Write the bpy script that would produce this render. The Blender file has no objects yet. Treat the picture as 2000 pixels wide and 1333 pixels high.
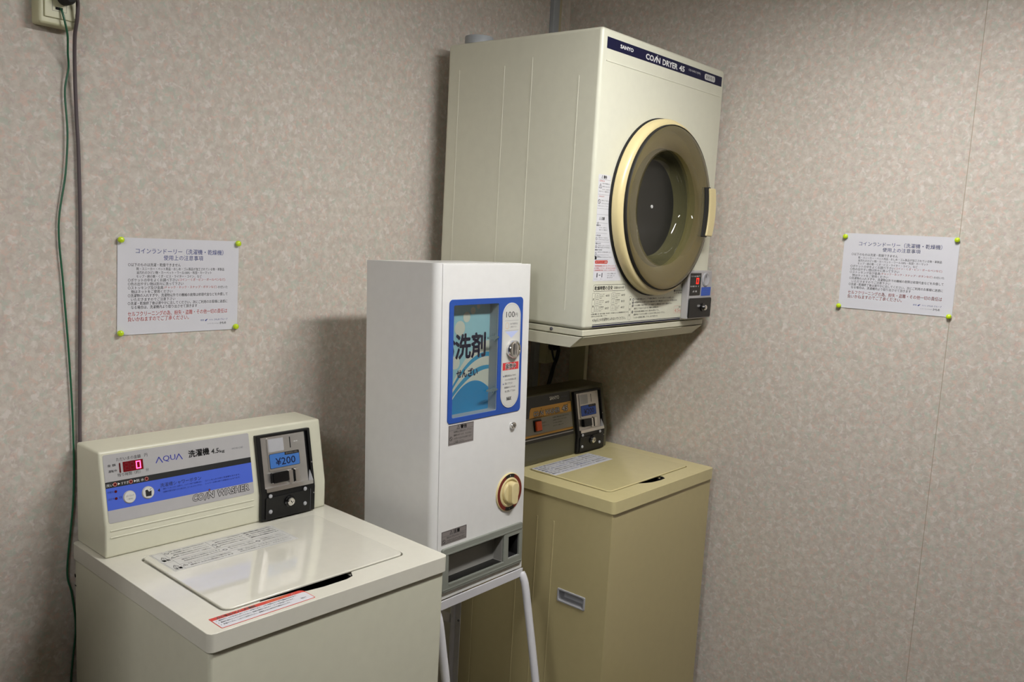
import bpy, bmesh, math
from math import pi, sin, cos, radians
from mathutils import Matrix, Vector

# ---------------------------------------------------------------- camera, world, lights, exposure
scene = bpy.context.scene
COL = scene.collection
cam_d = bpy.data.cameras.new('camera')
cam_d.sensor_fit = 'HORIZONTAL'
cam_d.sensor_width = 36.0
cam_d.lens = 1706.06 / 2000.0 * 36.0
cam_d.clip_start = 0.05
cam = bpy.data.objects.new('camera', cam_d)
COL.objects.link(cam)
cam.matrix_world = (Matrix.Translation((-2.529, -1.8104, 1.5671)) @ Matrix.Rotation(-0.9067, 4, 'Z')
                    @ Matrix.Rotation(pi / 2 - 0.1304, 4, 'X') @ Matrix.Rotation(0.0548, 4, 'Z'))
scene.camera = cam

w = bpy.data.worlds.new('world')
scene.world = w
w.use_nodes = True
w.node_tree.nodes['Background'].inputs[0].default_value = (0.9, 0.95, 1, 1)
w.node_tree.nodes['Background'].inputs[1].default_value = 0.02

LAMPS = [   # centre x, y, z, length x, width y, strength
    (-1.03, -1.34, 2.30, 0.74, 0.13, 88),
    (-3.30, -1.34, 2.30, 1.20, 0.13, 64),  # unseen fill lamp, added to brighten the left-facing sides
]
scene.view_settings.view_transform = 'Standard'
scene.view_settings.look = 'None'
scene.view_settings.exposure = 0.0
scene.view_settings.gamma = 1.0
scene.view_settings.use_curve_mapping = False


# ---------------------------------------------------------------- materials
def lin(h):
    h = h.lstrip('#')
    o = []
    for i in (0, 2, 4):
        c = int(h[i:i + 2], 16) / 255
        o.append(c / 12.92 if c <= .04045 else ((c + .055) / 1.055) ** 2.4)
    return (*o, 1)


def mat(name, hexc, rough=.5, metal=0., var=.04, scale=40., bump=0., bscale=300., spec=.5, coat=0., emit=None, es=0.):
    m = bpy.data.materials.new(name)
    m.use_nodes = True
    nt = m.node_tree
    b = nt.nodes['Principled BSDF']
    b.inputs['Roughness'].default_value = rough
    b.inputs['Metallic'].default_value = metal
    b.inputs['Specular IOR Level'].default_value = spec
    b.inputs['Coat Weight'].default_value = coat
    b.inputs['Coat Roughness'].default_value = .08
    c = lin(hexc)
    tc = nt.nodes.new('ShaderNodeTexCoord')
    n = nt.nodes.new('ShaderNodeTexNoise')
    n.inputs['Scale'].default_value = scale
    n.inputs['Detail'].default_value = 3
    nt.links.new(tc.outputs['Object'], n.inputs['Vector'])
    mx = nt.nodes.new('ShaderNodeMix')
    mx.data_type = 'RGBA'
    mx.inputs[6].default_value = tuple(x * (1 - var) for x in c[:3]) + (1,)
    mx.inputs[7].default_value = tuple(min(1, x * (1 + var)) for x in c[:3]) + (1,)
    nt.links.new(n.outputs['Fac'], mx.inputs[0])
    nt.links.new(mx.outputs[2], b.inputs['Base Color'])
    if bump:
        n2 = nt.nodes.new('ShaderNodeTexNoise')
        n2.inputs['Scale'].default_value = bscale
        nt.links.new(tc.outputs['Object'], n2.inputs['Vector'])
        bp = nt.nodes.new('ShaderNodeBump')
        bp.inputs['Strength'].default_value = bump
        bp.inputs['Distance'].default_value = .001
        nt.links.new(n2.outputs['Fac'], bp.inputs['Height'])
        nt.links.new(bp.outputs['Normal'], b.inputs['Normal'])
    if emit:
        b.inputs['Emission Color'].default_value = lin(emit)
        b.inputs['Emission Strength'].default_value = es
    return m


def wallpaper(name, seam_axis=None, seams=()):
    m = bpy.data.materials.new(name)
    m.use_nodes = True
    nt = m.node_tree
    L = nt.links
    b = nt.nodes['Principled BSDF']
    b.inputs['Roughness'].default_value = .75
    b.inputs['Specular IOR Level'].default_value = .25
    tc = nt.nodes.new('ShaderNodeTexCoord')

    def noise(scale, off, detail=2., dist=0.):
        mp = nt.nodes.new('ShaderNodeMapping')
        mp.inputs['Location'].default_value = (off, off * .7, off * 1.3)
        L.new(tc.outputs['Object'], mp.inputs['Vector'])
        n = nt.nodes.new('ShaderNodeTexNoise')
        n.inputs['Scale'].default_value = scale
        n.inputs['Detail'].default_value = detail
        n.inputs['Distortion'].default_value = dist
        L.new(mp.outputs['Vector'], n.inputs['Vector'])
        return n.outputs['Fac']

    def ramp(src, a, c, top=1.):
        r = nt.nodes.new('ShaderNodeMapRange')
        r.inputs['From Min'].default_value = a
        r.inputs['From Max'].default_value = c
        r.inputs['To Max'].default_value = top
        L.new(src, r.inputs['Value'])
        return r.outputs['Result']

    def mix(f, A, B, mode='MIX'):
        x = nt.nodes.new('ShaderNodeMix')
        x.data_type = 'RGBA'
        x.blend_type = mode
        if hasattr(f, 'links') or not isinstance(f, (int, float)):
            L.new(f, x.inputs[0])
        else:
            x.inputs[0].default_value = f
        for k, v in ((6, A), (7, B)):
            if isinstance(v, str):
                x.inputs[k].default_value = lin(v)
            else:
                L.new(v, x.inputs[k])
        return x.outputs[2]
    c = mix(ramp(noise(58, 0, 3, .5), .34, .66), '#BCB2A6', '#CEC6BB')
    c = mix(ramp(noise(72, 7, 2, .7), .55, .66, .58), c, '#D3B6A8')
    c = mix(ramp(noise(66, 13, 2, .7), .56, .67, .58), c, '#B4BEAF')
    c = mix(ramp(noise(64, 21, 2, .7), .57, .68, .65), c, '#DAD3CC')
    c = mix(ramp(noise(105, 31, 2, 1.0), .59, .70, .6), c, '#BBA9A6')
    if seams:
        sx = nt.nodes.new('ShaderNodeSeparateXYZ')
        L.new(tc.outputs['Object'], sx.inputs[0])
        for s in seams:
            d = nt.nodes.new('ShaderNodeMath')
            d.operation = 'SUBTRACT'
            d.inputs[1].default_value = s
            L.new(sx.outputs[seam_axis], d.inputs[0])
            a = nt.nodes.new('ShaderNodeMath')
            a.operation = 'ABSOLUTE'
            L.new(d.outputs[0], a.inputs[0])
            c = mix(ramp(a.outputs[0], .0012, .0004), c, '#A0937F')
    L.new(c, b.inputs['Base Color'])
    bp = nt.nodes.new('ShaderNodeBump')
    bp.inputs['Strength'].default_value = .22
    bp.inputs['Distance'].default_value = .0015
    L.new(noise(170, 3, 3, 1.), bp.inputs['Height'])
    L.new(bp.outputs['Normal'], b.inputs['Normal'])
    return m


def thin_glass(name, tint, diff=None, dfac=0., refl=.06):
    m = bpy.data.materials.new(name)
    m.use_nodes = True
    nt = m.node_tree
    nt.nodes.remove(nt.nodes['Principled BSDF'])
    out = nt.nodes['Material Output']
    tr = nt.nodes.new('ShaderNodeBsdfTransparent')
    tr.inputs[0].default_value = lin(tint)
    gl = nt.nodes.new('ShaderNodeBsdfGlossy')
    gl.inputs['Roughness'].default_value = .03
    lw = nt.nodes.new('ShaderNodeLayerWeight')
    lw.inputs[0].default_value = .5
    pw = nt.nodes.new('ShaderNodeMath')
    pw.operation = 'POWER'
    pw.inputs[1].default_value = 4.
    nt.links.new(lw.outputs['Facing'], pw.inputs[0])
    fr = nt.nodes.new('ShaderNodeMath')
    fr.operation = 'MULTIPLY_ADD'
    fr.inputs[1].default_value = .8
    fr.inputs[2].default_value = .04
    nt.links.new(pw.outputs[0], fr.inputs[0])
    last = tr.outputs[0]
    if diff:
        df = nt.nodes.new('ShaderNodeBsdfDiffuse')
        df.inputs[0].default_value = lin(diff)
        mx = nt.nodes.new('ShaderNodeMixShader')
        mx.inputs[0].default_value = dfac
        nt.links.new(tr.outputs[0], mx.inputs[1])
        nt.links.new(df.outputs[0], mx.inputs[2])
        last = mx.outputs[0]
    m2 = nt.nodes.new('ShaderNodeMixShader')
    nt.links.new(fr.outputs[0], m2.inputs[0])
    nt.links.new(last, m2.inputs[1])
    nt.links.new(gl.outputs[0], m2.inputs[2])
    nt.links.new(m2.outputs[0], out.inputs[0])
    return m


M = dict(
    wall_l=wallpaper('wallpaper_left'),
    wall_r=wallpaper('wallpaper_right', 1, (-1.296,)),
    plain=mat('plain_wall', '#75706A', .8),
    blocker=mat('blocker_laminate', '#5A5147', .5, var=.1),  # for the added light blocker, dark to limit bounce
    floor=mat('vinyl_floor', '#40382F', .45, var=.15, scale=12),
    ceil=mat('ceiling_board', '#DAD7D0', .85, var=.06, scale=60),
    trim=mat('corner_trim', '#B9AD8E', .6),
    caulk=mat('corner_caulk', '#C2B6A8', .7),
    cream=mat('cream_enamel', '#D3D1BC', .28, spec=.45, bump=.03, bscale=500),
    creamtop=mat('cream_plastic_top', '#D6D3C5', .16, spec=.5),
    dryer=mat('dryer_enamel', '#D4D3C0', .32, spec=.45, bump=.03, bscale=500),
    dryside=mat('dryer_base_enamel', '#CDCAB4', .35),
    yellow=mat('yellowed_enamel', '#BDB083', .3, spec=.45, bump=.03, bscale=500),
    yellowtop=mat('yellowed_plastic_top', '#CFC392', .2, spec=.5),
    bone=mat('aged_ivory_plastic', '#DBCB98', .3),
    white=mat('white_enamel', '#DEDDDA', .3, bump=.02, bscale=500),
    stand=mat('white_painted_steel', '#D4D3D6', .35),
    offstand=mat('ivory_painted_steel', '#C9C6B2', .35),
    post=mat('shaded_post_steel', '#A6A384', .5),  # post web: darker tone stands for its shaded side
    black=mat('black_plastic', '#0B0B0B', .4, var=.1),
    blackgloss=mat('black_gloss_plastic', '#070709', .15),
    dark=mat('dark_cavity', '#070707', .9),
    rubber=mat('black_rubber', '#141414', .7),
    gunmetal=mat('dark_olive_console', '#56533F', .3, spec=.5),
    silver=mat('silver_panel', '#B4B2B2', .4, .15),
    steel=mat('brushed_steel', '#CFCBC6', .28, .85, bump=.1, bscale=200),
    chrome=mat('chrome', '#E3E1DE', .12, 1.),
    greyplastic=mat('grey_plastic', '#85887F', .4),
    ltgrey=mat('light_grey_plastic', '#A9A9AC', .45),
    pocket=mat('pocket_liner', '#8E8C86', .5),
    tray=mat('dark_tray', '#161614', .5),
    paper=mat('white_paper', '#D2D1D6', .8, var=.02),
    sticker=mat('sticker_vinyl', '#D2D2D6', .4, var=.02),
    clearst=mat('pale_sticker', '#CDCCC6', .35, var=.02),
    greyst=mat('foil_sticker', '#8C8582', .4, .2),
    ink=mat('black_ink', '#151515', .6),
    inkgrey=mat('grey_ink', '#5B5B60', .6),
    inkblue=mat('blue_ink', '#3C4C92', .6),
    navy=mat('navy_ink', '#0B0D33', .5, spec=.3),
    inkred=mat('red_ink', '#C8473B', .6),
    lightred=mat('light_red_ink', '#D08478', .6),
    whiteink=mat('white_ink', '#D9D9D6', .5),
    blue=mat('periwinkle_blue_panel', '#4A64C9', .35),
    aqua=mat('deep_blue_print', '#1B2C9A', .4),
    royal=mat('royal_blue_frame', '#1E4BA0', .3),
    ltblue=mat('price_label_blue', '#3E6FB4', .4),
    dkblue=mat('dark_price_blue', '#2C55B8', .4),
    sky=mat('poster_pale_blue', '#A9D3DA', .5),
    wave=mat('poster_wave_blue', '#2F9CC8', .5),
    sea=mat('poster_sea_blue', '#1E8FC6', .5),
    postcream=mat('poster_cream', '#E6DECB', .5),
    purple=mat('poster_dark_purple', '#27174A', .5),
    purpleblue=mat('pale_purple_print', '#B9C3E6', .5),
    redlabel=mat('red_label', '#CF3A3C', .45),
    maroon=mat('maroon_ring', '#6E2018', .4),
    gold=mat('amber_stripe', '#DBA347', .4),
    orange=mat('orange_switch', '#E2561F', .35),
    greypanel=mat('grey_console_panel', '#8E8A80', .4),
    darkpanel=mat('dark_console_panel', '#26251F', .35),
    led=mat('lit_red_digit', '#FF2040', .4, emit='#FF2A4C', es=14.),
    led2=mat('lit_plain_red_digit', '#FF2010', .4, emit='#FF1808', es=3.),
    ledglow=mat('red_display_window', '#5E0A12', .25, emit='#A00418', es=.12),
    leddim=mat('unlit_red_digit', '#6A0C15', .4),
    darkled=mat('unlit_indicator', '#5A0C0C', .3),
    greenwire=mat('green_wire_sheath', '#1C5A3C', .45),
    cord=mat('grey_cord_sheath', '#5B5052', .5),
    outlet=mat('cream_outlet_plastic', '#C6C39F', .4),
    raceway=mat('grey_raceway', '#9FA3A6', .45),
    pin=mat('yellow_green_pin', '#C6E21A', .25, coat=.5),
    tube=mat('lamp_diffuser', '#FFFFFF', .5, emit='#FBFAF9', es=1.),
    fixture=mat('lamp_housing', '#E6E6E6', .4),
    drumwall=mat('drum_wall', '#2E2E22', .5),
    smoke=thin_glass('smoked_acrylic', '#A39B82', '#8C825F', .38),
    bowl=thin_glass('olive_glass_bowl', '#A5A384', '#8C8862', .30),
    innerdisc=mat('dark_inner_disc', '#20201D', .35),
    lidm=mat('cream_gloss_lid', '#D8D5C7', .06, spec=.7, coat=.6),
    ylid=mat('yellowed_gloss_lid', '#D0C492', .09, spec=.6, coat=.3),
    pane=thin_glass('clear_window_pane', '#EEF2F2'),
    acryl=thin_glass('clear_acrylic_clip', '#B9C6C6', '#9FB0B2', .25),
)
tm = M['tube'].node_tree.nodes['Principled BSDF']


# ---------------------------------------------------------------- mesh builder
class MB:
    def __init__(s, X=None):
        s.v, s.f, s.m, s.mats, s.X = [], [], [], [], X

    def mi(s, m):
        if m not in s.mats:
            s.mats.append(m)
        return s.mats.index(m)

    def add(s, vs, fs, m):
        n = len(s.v)
        s.v += [tuple(v) for v in vs]
        k = s.mi(m)
        for f in fs:
            s.f.append(tuple(i + n for i in f))
            s.m.append(k)
        return s

    def box(s, a, b, m):
        x0, y0, z0 = a
        x1, y1, z1 = b
        v = [(x0, y0, z0), (x1, y0, z0), (x1, y1, z0), (x0, y1, z0), (x0, y0, z1), (x1, y0, z1), (x1, y1, z1), (x0, y1, z1)]
        return s.add(v, [(0, 3, 2, 1), (4, 5, 6, 7), (0, 1, 5, 4), (1, 2, 6, 5), (2, 3, 7, 6), (3, 0, 4, 7)], m)

    def prism(s, pts, h0, h1, m, fr):
        """pts 2D polygon (ccw in fr's u,v), extruded between heights h0<h1 along fr's normal."""
        O, U, V = fr
        N = U.cross(V)
        n = len(pts)
        lo = [O + U * a + V * b + N * h0 for a, b in pts]
        hi = [O + U * a + V * b + N * h1 for a, b in pts]
        fs = [tuple(range(n, 2 * n)), tuple(reversed(range(n)))]
        fs += [(i, (i + 1) % n, n + (i + 1) % n, n + i) for i in range(n)]
        return s.add(lo + hi, fs, m)

    def flat(s, pts, h, m, fr):
        O, U, V = fr
        N = U.cross(V)
        return s.add([O + U * a + V * b + N * h for a, b in pts], [tuple(range(len(pts)))], m)

    def lathe(s, prof, c, m, axis='y', n=48, closed=False):
        """prof list of (radius, height along axis)."""
        vs = []
        for r, h in prof:
            for i in range(n):
                t = 2 * pi * i / n
                if axis == 'y':
                    vs.append((c[0] + r * cos(t), c[1] + h, c[2] + r * sin(t)))
                elif axis == 'z':
                    vs.append((c[0] + r * cos(t), c[1] + r * sin(t), c[2] + h))
                else:
                    vs.append((c[0] + h, c[1] + r * cos(t), c[2] + r * sin(t)))
        fs = []
        for k in range(len(prof) - 1):
            for i in range(n):
                j = (i + 1) % n
                fs.append((k * n + i, k * n + j, (k + 1) * n + j, (k + 1) * n + i))
        if closed:
            fs.append(tuple(range(n)))
            fs.append(tuple(reversed(range((len(prof) - 1) * n, len(prof) * n))))
        return s.add(vs, fs, m)

    def tube(s, pts, r, m, n=12):
        P = [Vector(p) for p in pts]
        # Catmull-Rom resample
        Q = []
        for i in range(len(P) - 1):
            p0, p1, p2, p3 = P[max(i - 1, 0)], P[i], P[i + 1], P[min(i + 2, len(P) - 1)]
            for k in range(8):
                t = k / 8
                Q.append(.5 * ((2 * p1) + (p2 - p0) * t + (2 * p0 - 5 * p1 + 4 * p2 - p3) * t * t + (-p0 + 3 * p1 - 3 * p2 + p3) * t ** 3))
        Q.append(P[-1])
        vs = []
        ref = Vector((.3, .9, .2))
        for i, q in enumerate(Q):
            d = (Q[min(i + 1, len(Q) - 1)] - Q[max(i - 1, 0)]).normalized()
            a = d.cross(ref).normalized()
            b = d.cross(a)
            for k in range(n):
                t = 2 * pi * k / n
                vs.append(q + a * (r * cos(t)) + b * (r * sin(t)))
        fs = []
        for i in range(len(Q) - 1):
            for k in range(n):
                j = (k + 1) % n
                fs.append((i * n + k, i * n + j, (i + 1) * n + j, (i + 1) * n + k))
        fs.append(tuple(reversed(range(n))))
        fs.append(tuple(range((len(Q) - 1) * n, len(Q) * n)))
        return s.add(vs, fs, m)

    def build(s, name, parent=None, bevel=0, seg=3, smooth=False, X=None):
        me = bpy.data.meshes.new(name)
        me.from_pydata(s.v, [], s.f)
        for m in s.mats:
            me.materials.append(m)
        for p, k in zip(me.polygons, s.m):
            p.material_index = k
            p.use_smooth = smooth
        bm = bmesh.new()
        bm.from_mesh(me)
        if bevel or smooth:
            bmesh.ops.recalc_face_normals(bm, faces=bm.faces)
        bm.to_mesh(me)
        bm.free()
        o = bpy.data.objects.new(name, me)
        COL.objects.link(o)
        if parent:
            o.parent = parent
        if bevel:
            b = o.modifiers.new('bevel', 'BEVEL')
            b.width = bevel
            b.segments = seg
            b.limit_method = 'ANGLE'
            b.angle_limit = radians(35)
            b.harden_normals = True
            for p in me.polygons:
                p.use_smooth = True
        elif smooth:
            me.set_sharp_from_angle(angle=radians(40))
        return o


def carve(o, cutters):
    for mb in cutters:
        c = mb.build('cutter', smooth=False)
        bpy.context.view_layer.update()
        c.matrix_world = o.matrix_world.copy()
        bm = bmesh.new()
        bm.from_mesh(c.data)
        bmesh.ops.recalc_face_normals(bm, faces=bm.faces)
        bm.to_mesh(c.data)
        bm.free()
        md = o.modifiers.new('cut', 'BOOLEAN')
        md.operation = 'DIFFERENCE'
        md.solver = 'EXACT'
        md.object = c
        md.material_mode = 'TRANSFER'
        saved = [(x, x.show_viewport) for x in o.modifiers if x.type == 'BEVEL']
        for x, _ in saved:
            x.show_viewport = False
        bpy.context.view_layer.update()
        dg = bpy.context.evaluated_depsgraph_get()
        nm = bpy.data.meshes.new_from_object(o.evaluated_get(dg))
        o.modifiers.remove(md)
        o.data = nm
        nm.name = o.name
        for x, v in saved:
            x.show_viewport = True
        bpy.data.objects.remove(c)


def rr(x0, y0, x1, y1, r, n=6):
    if not isinstance(r, (tuple, list)):
        r = (r,) * 4                       # bl br tr tl
    pts = []
    for (cx, cy, a, q) in ((x0, y0, pi, 0), (x1, y0, 1.5 * pi, 1), (x1, y1, 0, 2), (x0, y1, .5 * pi, 3)):
        R = r[q]
        if R <= 0:
            pts.append((cx, cy))
            continue
        ox = cx + (R if cx == x0 else -R)
        oy = cy + (R if cy == y0 else -R)
        for k in range(n + 1):
            t = a + (pi / 2) * k / n
            pts.append((ox + R * cos(t), oy + R * sin(t)))
    return pts


def circ(cx, cy, r, n=28, ry=None):
    return [(cx + r * cos(2 * pi * i / n), cy + (ry or r) * sin(2 * pi * i / n)) for i in range(n)]


_tc = {}


def text_geo(s, bold):
    k = (s, bold)
    if k not in _tc:
        c = bpy.data.curves.new('t', 'FONT')
        c.body = s
        c.size = 1
        c.resolution_u = 2
        c.offset = bold
        o = bpy.data.objects.new('t', c)
        COL.objects.link(o)
        bpy.context.view_layer.update()
        m = bpy.data.meshes.new_from_object(o.evaluated_get(bpy.context.evaluated_depsgraph_get()))
        _tc[k] = ([(v.co.x, v.co.y) for v in m.vertices], [tuple(p.vertices) for p in m.polygons])
        bpy.data.objects.remove(o)
        bpy.data.curves.remove(c)
        bpy.data.meshes.remove(m)
    return _tc[k]


class Sheet:
    """Draws shapes and lettering on a plane: fr = (origin, U, V); out along U x V."""
    def __init__(s, fr, mb=None, base=0.):
        s.fr, s.mb, s.h = fr, mb or MB(), base

    def slab(s, pts, t, m):
        s.mb.prism(pts, s.h, s.h + t, m, s.fr)
        s.h += t
        return s

    def up(s, d=.00012):
        s.h += d
        return s

    def p(s, pts, m):
        s.mb.flat(pts, s.h, m, s.fr)
        return s

    def r(s, x0, y0, x1, y1, m, rad=0.):
        return s.p(rr(x0, y0, x1, y1, rad) if rad else [(x0, y0), (x1, y0), (x1, y1), (x0, y1)], m)

    def line(s, x0, y0, x1, y1, t, m):
        d = Vector((x1 - x0, y1 - y0))
        n = Vector((-d.y, d.x)).normalized() * t / 2
        return s.p([(x0 - n.x, y0 - n.y), (x1 - n.x, y1 - n.y), (x1 + n.x, y1 + n.y), (x0 + n.x, y0 + n.y)], m)

    def frame(s, x0, y0, x1, y1, t, m, rad=0.):
        if not rad:
            s.r(x0, y0, x1, y0 + t, m).r(x0, y1 - t, x1, y1, m).r(x0, y0 + t, x0 + t, y1 - t, m).r(x1 - t, y0 + t, x1, y1 - t, m)
            return s
        a, b = rr(x0, y0, x1, y1, rad), rr(x0 + t, y0 + t, x1 - t, y1 - t, max(rad - t, t * .5))
        return s.ringp(a, b, m)

    def ringp(s, a, b, m):
        n = len(a)
        for i in range(n):
            j = (i + 1) % n
            s.p([a[i], a[j], b[j], b[i]], m)
        return s

    def ring(s, cx, cy, r, t, m, n=28):
        return s.ringp(circ(cx, cy, r, n), circ(cx, cy, r - t, n), m)

    def no(s, cx, cy, r, m):
        s.ring(cx, cy, r, r * .22, m, 20)
        q = r * .62
        return s.line(cx - q, cy + q, cx + q, cy - q, r * .22, m)

    def warn(s, cx, cy, r, m):
        P = [(cx - r, cy - r * .8), (cx + r, cy - r * .8), (cx, cy + r)]
        for i in range(3):
            s.line(*P[i], *P[(i + 1) % 3], r * .2, m)
        return s.line(cx, cy - r * .5, cx, cy + r * .35, r * .2, m)

    def t(s, body, x, y, m, w=None, h=None, bold=0., shear=0., halo=0.):
        """lettering with its lower left corner at x, y, fitted to width w and/or height h."""
        cjk = any(ord(q) > 0x2000 for q in body)
        v, f = text_geo(body, 0. if (cjk or bold < 0) else bold)
        shifts = [(0, 0)]
        if cjk and bold > 0:
            shifts = [(-.6 * bold, 0), (.6 * bold, 0)] if bold <= .015 else [(bold * cos(k * pi / 4), bold * sin(k * pi / 4)) for k in range(8)]
        if halo:
            shifts = [(halo * cos(k * pi / 4), halo * sin(k * pi / 4)) for k in range(8)]
        x0, x1 = min(a for a, b in v), max(a for a, b in v)
        y0, y1 = min(b for a, b in v), max(b for a, b in v)
        sx = sy = None
        if w:
            sx = w / (x1 - x0)
        if h:
            sy = h / (y1 - y0)
        sx = sx or sy
        sy = sy or sx
        O, U, V = s.fr
        N = U.cross(V)
        for dx, dy in shifts:
            vs = []
            for a, b in v:
                py = (b - y0 + dy) * sy
                px = (a - x0 + dx) * sx + py * shear
                vs.append(O + U * (x + px) + V * (y + py) + N * s.h)
            s.mb.add(vs, f, m)
        return s

    def build(s, name, parent=None):
        return s.mb.build(name, parent)


def fr_front(y, x=0, z=0):     # plane facing -y
    return (Vector((x, y, z)), Vector((1, 0, 0)), Vector((0, 0, 1)))


def fr_top(z, x=0, y=0):
    return (Vector((x, y, z)), Vector((1, 0, 0)), Vector((0, 1, 0)))


def fr_left(x, y=0, z=0):      # plane facing -x, u = -y
    return (Vector((x, y, z)), Vector((0, -1, 0)), Vector((0, 0, 1)))


def thing(name, label, cat, loc=(0, 0, 0), rot=(0, 0, 0), group=None):
    o = bpy.data.objects.new(name, None)
    o.empty_display_size = .05
    COL.objects.link(o)
    o.location = loc
    o.rotation_euler = rot
    return tag(o, label, cat, group)


def tag(o, label, cat, group=None):
    o['label'] = label
    o['category'] = cat
    if group:
        o['group'] = group
    return o


def struct(o):
    o['kind'] = 'structure'
    return o


# ---------------------------------------------------------------- room
XL, YB, ZC = -6.0, -4.2, 2.62
struct(MB().box((XL, 0, 0), (0, .12, ZC), M['wall_l']).build('wall_left'))
struct(MB().box((0, YB - .12, 0), (.12, .12, ZC), M['wall_r']).build('wall_right'))
struct(MB().box((XL - .12, YB - .12, 0), (0, YB, ZC), M['plain']).build('wall_back'))
struct(MB().box((XL - .12, YB, 0), (XL, .12, ZC), M['plain']).build('wall_side'))
struct(MB().box((XL - .12, YB - .12, -.1), (.12, .12, 0), M['floor']).build('floor'))
struct(MB().box((XL - .12, YB - .12, ZC), (.12, .12, ZC + .1), M['ceil']).build('ceiling'))
struct(MB().box((-.0765, -.004, .08), (-.047, 0, ZC), M['trim']).build('trim_1', bevel=.001, seg=2))
struct(MB().add([(-.005, 0, 0), (0, -.005, 0), (0, 0, 0), (-.005, 0, ZC), (0, -.005, ZC), (0, 0, ZC)],
                [(0, 1, 4, 3), (0, 2, 1), (3, 4, 5)], M['caulk']).build('trim_2'))
struct(MB().box((-2.14, -.47, 0), (-2.07, 0, 1.19), M['blocker']).build('shade_blocker', bevel=.004))  # unseen slab, added to keep lamp light off the lower left wall
struct(MB().box((XL, -.012, 0), (0, 0, .08), M['trim']).build('baseboard_left', bevel=.002))
struct(MB().box((-.012, YB, 0), (0, -.012, .08), M['trim']).build('baseboard_right', bevel=.002))


def ceiling_lamp(i, x, y, z, L, W, E, label):
    t = thing('ceiling_lamp', label, 'lamp', (x, y, z))
    mb = MB()
    mb.box((-L / 2 - .03, -W / 2 - .02, .012), (L / 2 + .03, W / 2 + .02, .05), M['fixture'])
    mb.build('housing', t, bevel=.006)
    for sx in (-.35, .35):
        mr = MB()
        mr.tube([(sx, 0, .045), (sx, 0, ZC - z)], .008, M['fixture'])
        mr.build('hanger_rod', t, smooth=True)
    m = M['tube'].copy()
    m.name = 'lamp_diffuser'
    m.node_tree.nodes['Principled BSDF'].inputs['Emission Strength'].default_value = E
    d = MB()
    d.prism(rr(-L / 2, -.0, L / 2, .015, .007), -W / 2, W / 2, m, (Vector((0, 0, 0)), Vector((1, 0, 0)), Vector((0, 0, 1))))
    d.build('diffuser', t)
    return t


for i, (a, lb) in enumerate(zip(LAMPS, ('long tube lamp hanging above the washers, near the right wall',
                                        'added fill tube lamp hanging behind the viewer, far from the corner'))):
    ceiling_lamp(i, *a, lb)

# ---------------------------------------------------------------- notices and pins
NOTICE = [
    ('コインランドーリー（洗濯機・乾燥機）', -.116, .071, .176, .0125, 'inkblue', .012),
    ('使用上の注意事項', -.063, .0575, .080, .0115, 'inkblue', .012),
    ('○以下のものは洗濯・乾燥できません', -.130, .0435, .101, .0075, 'ink', .012),
    ('靴・スニーカー・ペット用品・おしめ・ゴム製品が加工されている物・革製品', -.1145, .035, .177, .0068, 'ink', .01),
    ('油汚れのひどい物・カーペット・ウール100%・布団・カーマット', -.1145, .0268, .150, .0068, 'ink', .01),
    ('モップ・綿の類・くぎ・ビス・ライター・コイン、など', -.1145, .0186, .129, .0066, 'ink', .01),
    ('○ポケットの中をよくお調べ下さい', -.130, .0102, .096, .0074, 'ink', .012),
    ('(コイン・くぎ・ピン・ボールペンなど)', -.033, .0102, .098, .0074, 'inkred', .01),
    ('○色の出やすい物は別々に洗って下さい', -.130, .0018, .107, .0074, 'ink', .012),
    ('○ストッキング及び金具', -.130, -.0066, .067, .0074, 'ink', .012),
    ('(チャック・ホック・スナップ・ボタンなど)', -.062, -.0066, .109, .0072, 'inkred', .01),
    ('の付いた', .0495, -.0066, .0215, .0066, 'ink', .012),
    ('物はネットをご使用ください', -.124, -.015, .079, .0072, 'ink', .012),
    ('○洗濯物の入れすぎや、洗濯物以外での機械の故障は修理代金などを弁償して', -.130, -.0236, .201, .0076, 'ink', .012),
    ('いただきますのでご注意下さい', -.124, -.032, .085, .0072, 'ink', .012),
    ('○洗濯・乾燥終了後は速やかに出してください。次にご利用のお客様に迷惑に', -.130, -.0406, .201, .0076, 'ink', .012),
    ('なる場合は、洗濯機内より取り出させて頂きます', -.124, -.0492, .130, .0076, 'ink', .012),
    ('セルフクリーニングの為、紛失・盗難・その他一切の責任は', -.130, -.065, .201, .0108, 'inkred', .012),
    ('負いかねますのでご了承ください。', -.130, -.0765, .119, .0106, 'inkred', .012),
    ('湯宿', .013, -.082, .008, .0042, 'inkblue', .0),
    ('ホテル', .032, -.0815, .009, .0032, 'inkblue', .0),
    ('かもめ グループ', .043, -.082, .029, .0048, 'inkblue', .01),
    ('レストランひろば', .029, -.090, .024, .0026, 'inkgrey', .0),
    ('かもめ', .055, -.091, .014, .0056, 'ink', .02),
]


def notice_mesh():
    import random
    s = Sheet((Vector((0, 0, 0)), Vector((1, 0, 0)), Vector((0, 0, 1))))
    s.slab([(-.1485, -.105), (.1485, -.105), (.1485, .105), (-.1485, .105)], .0004, M['paper'])
    s.up()
    for body, x, z, wd, h, mt, bo in NOTICE:
            s.t(body, (x + .130) * 1.22 - .125, z, M[mt], wd * 1.22, h, bo)
    s.p([(.0610, -.0820), (.0650, -.0825), (.0665, -.0790), (.0640, -.0785)], M['inkblue'])
    s.p([(.0625, -.0795), (.0685, -.0770), (.0675, -.0800)], M['inkblue'])
    o = s.build('notice_sheet')
    return o


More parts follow.
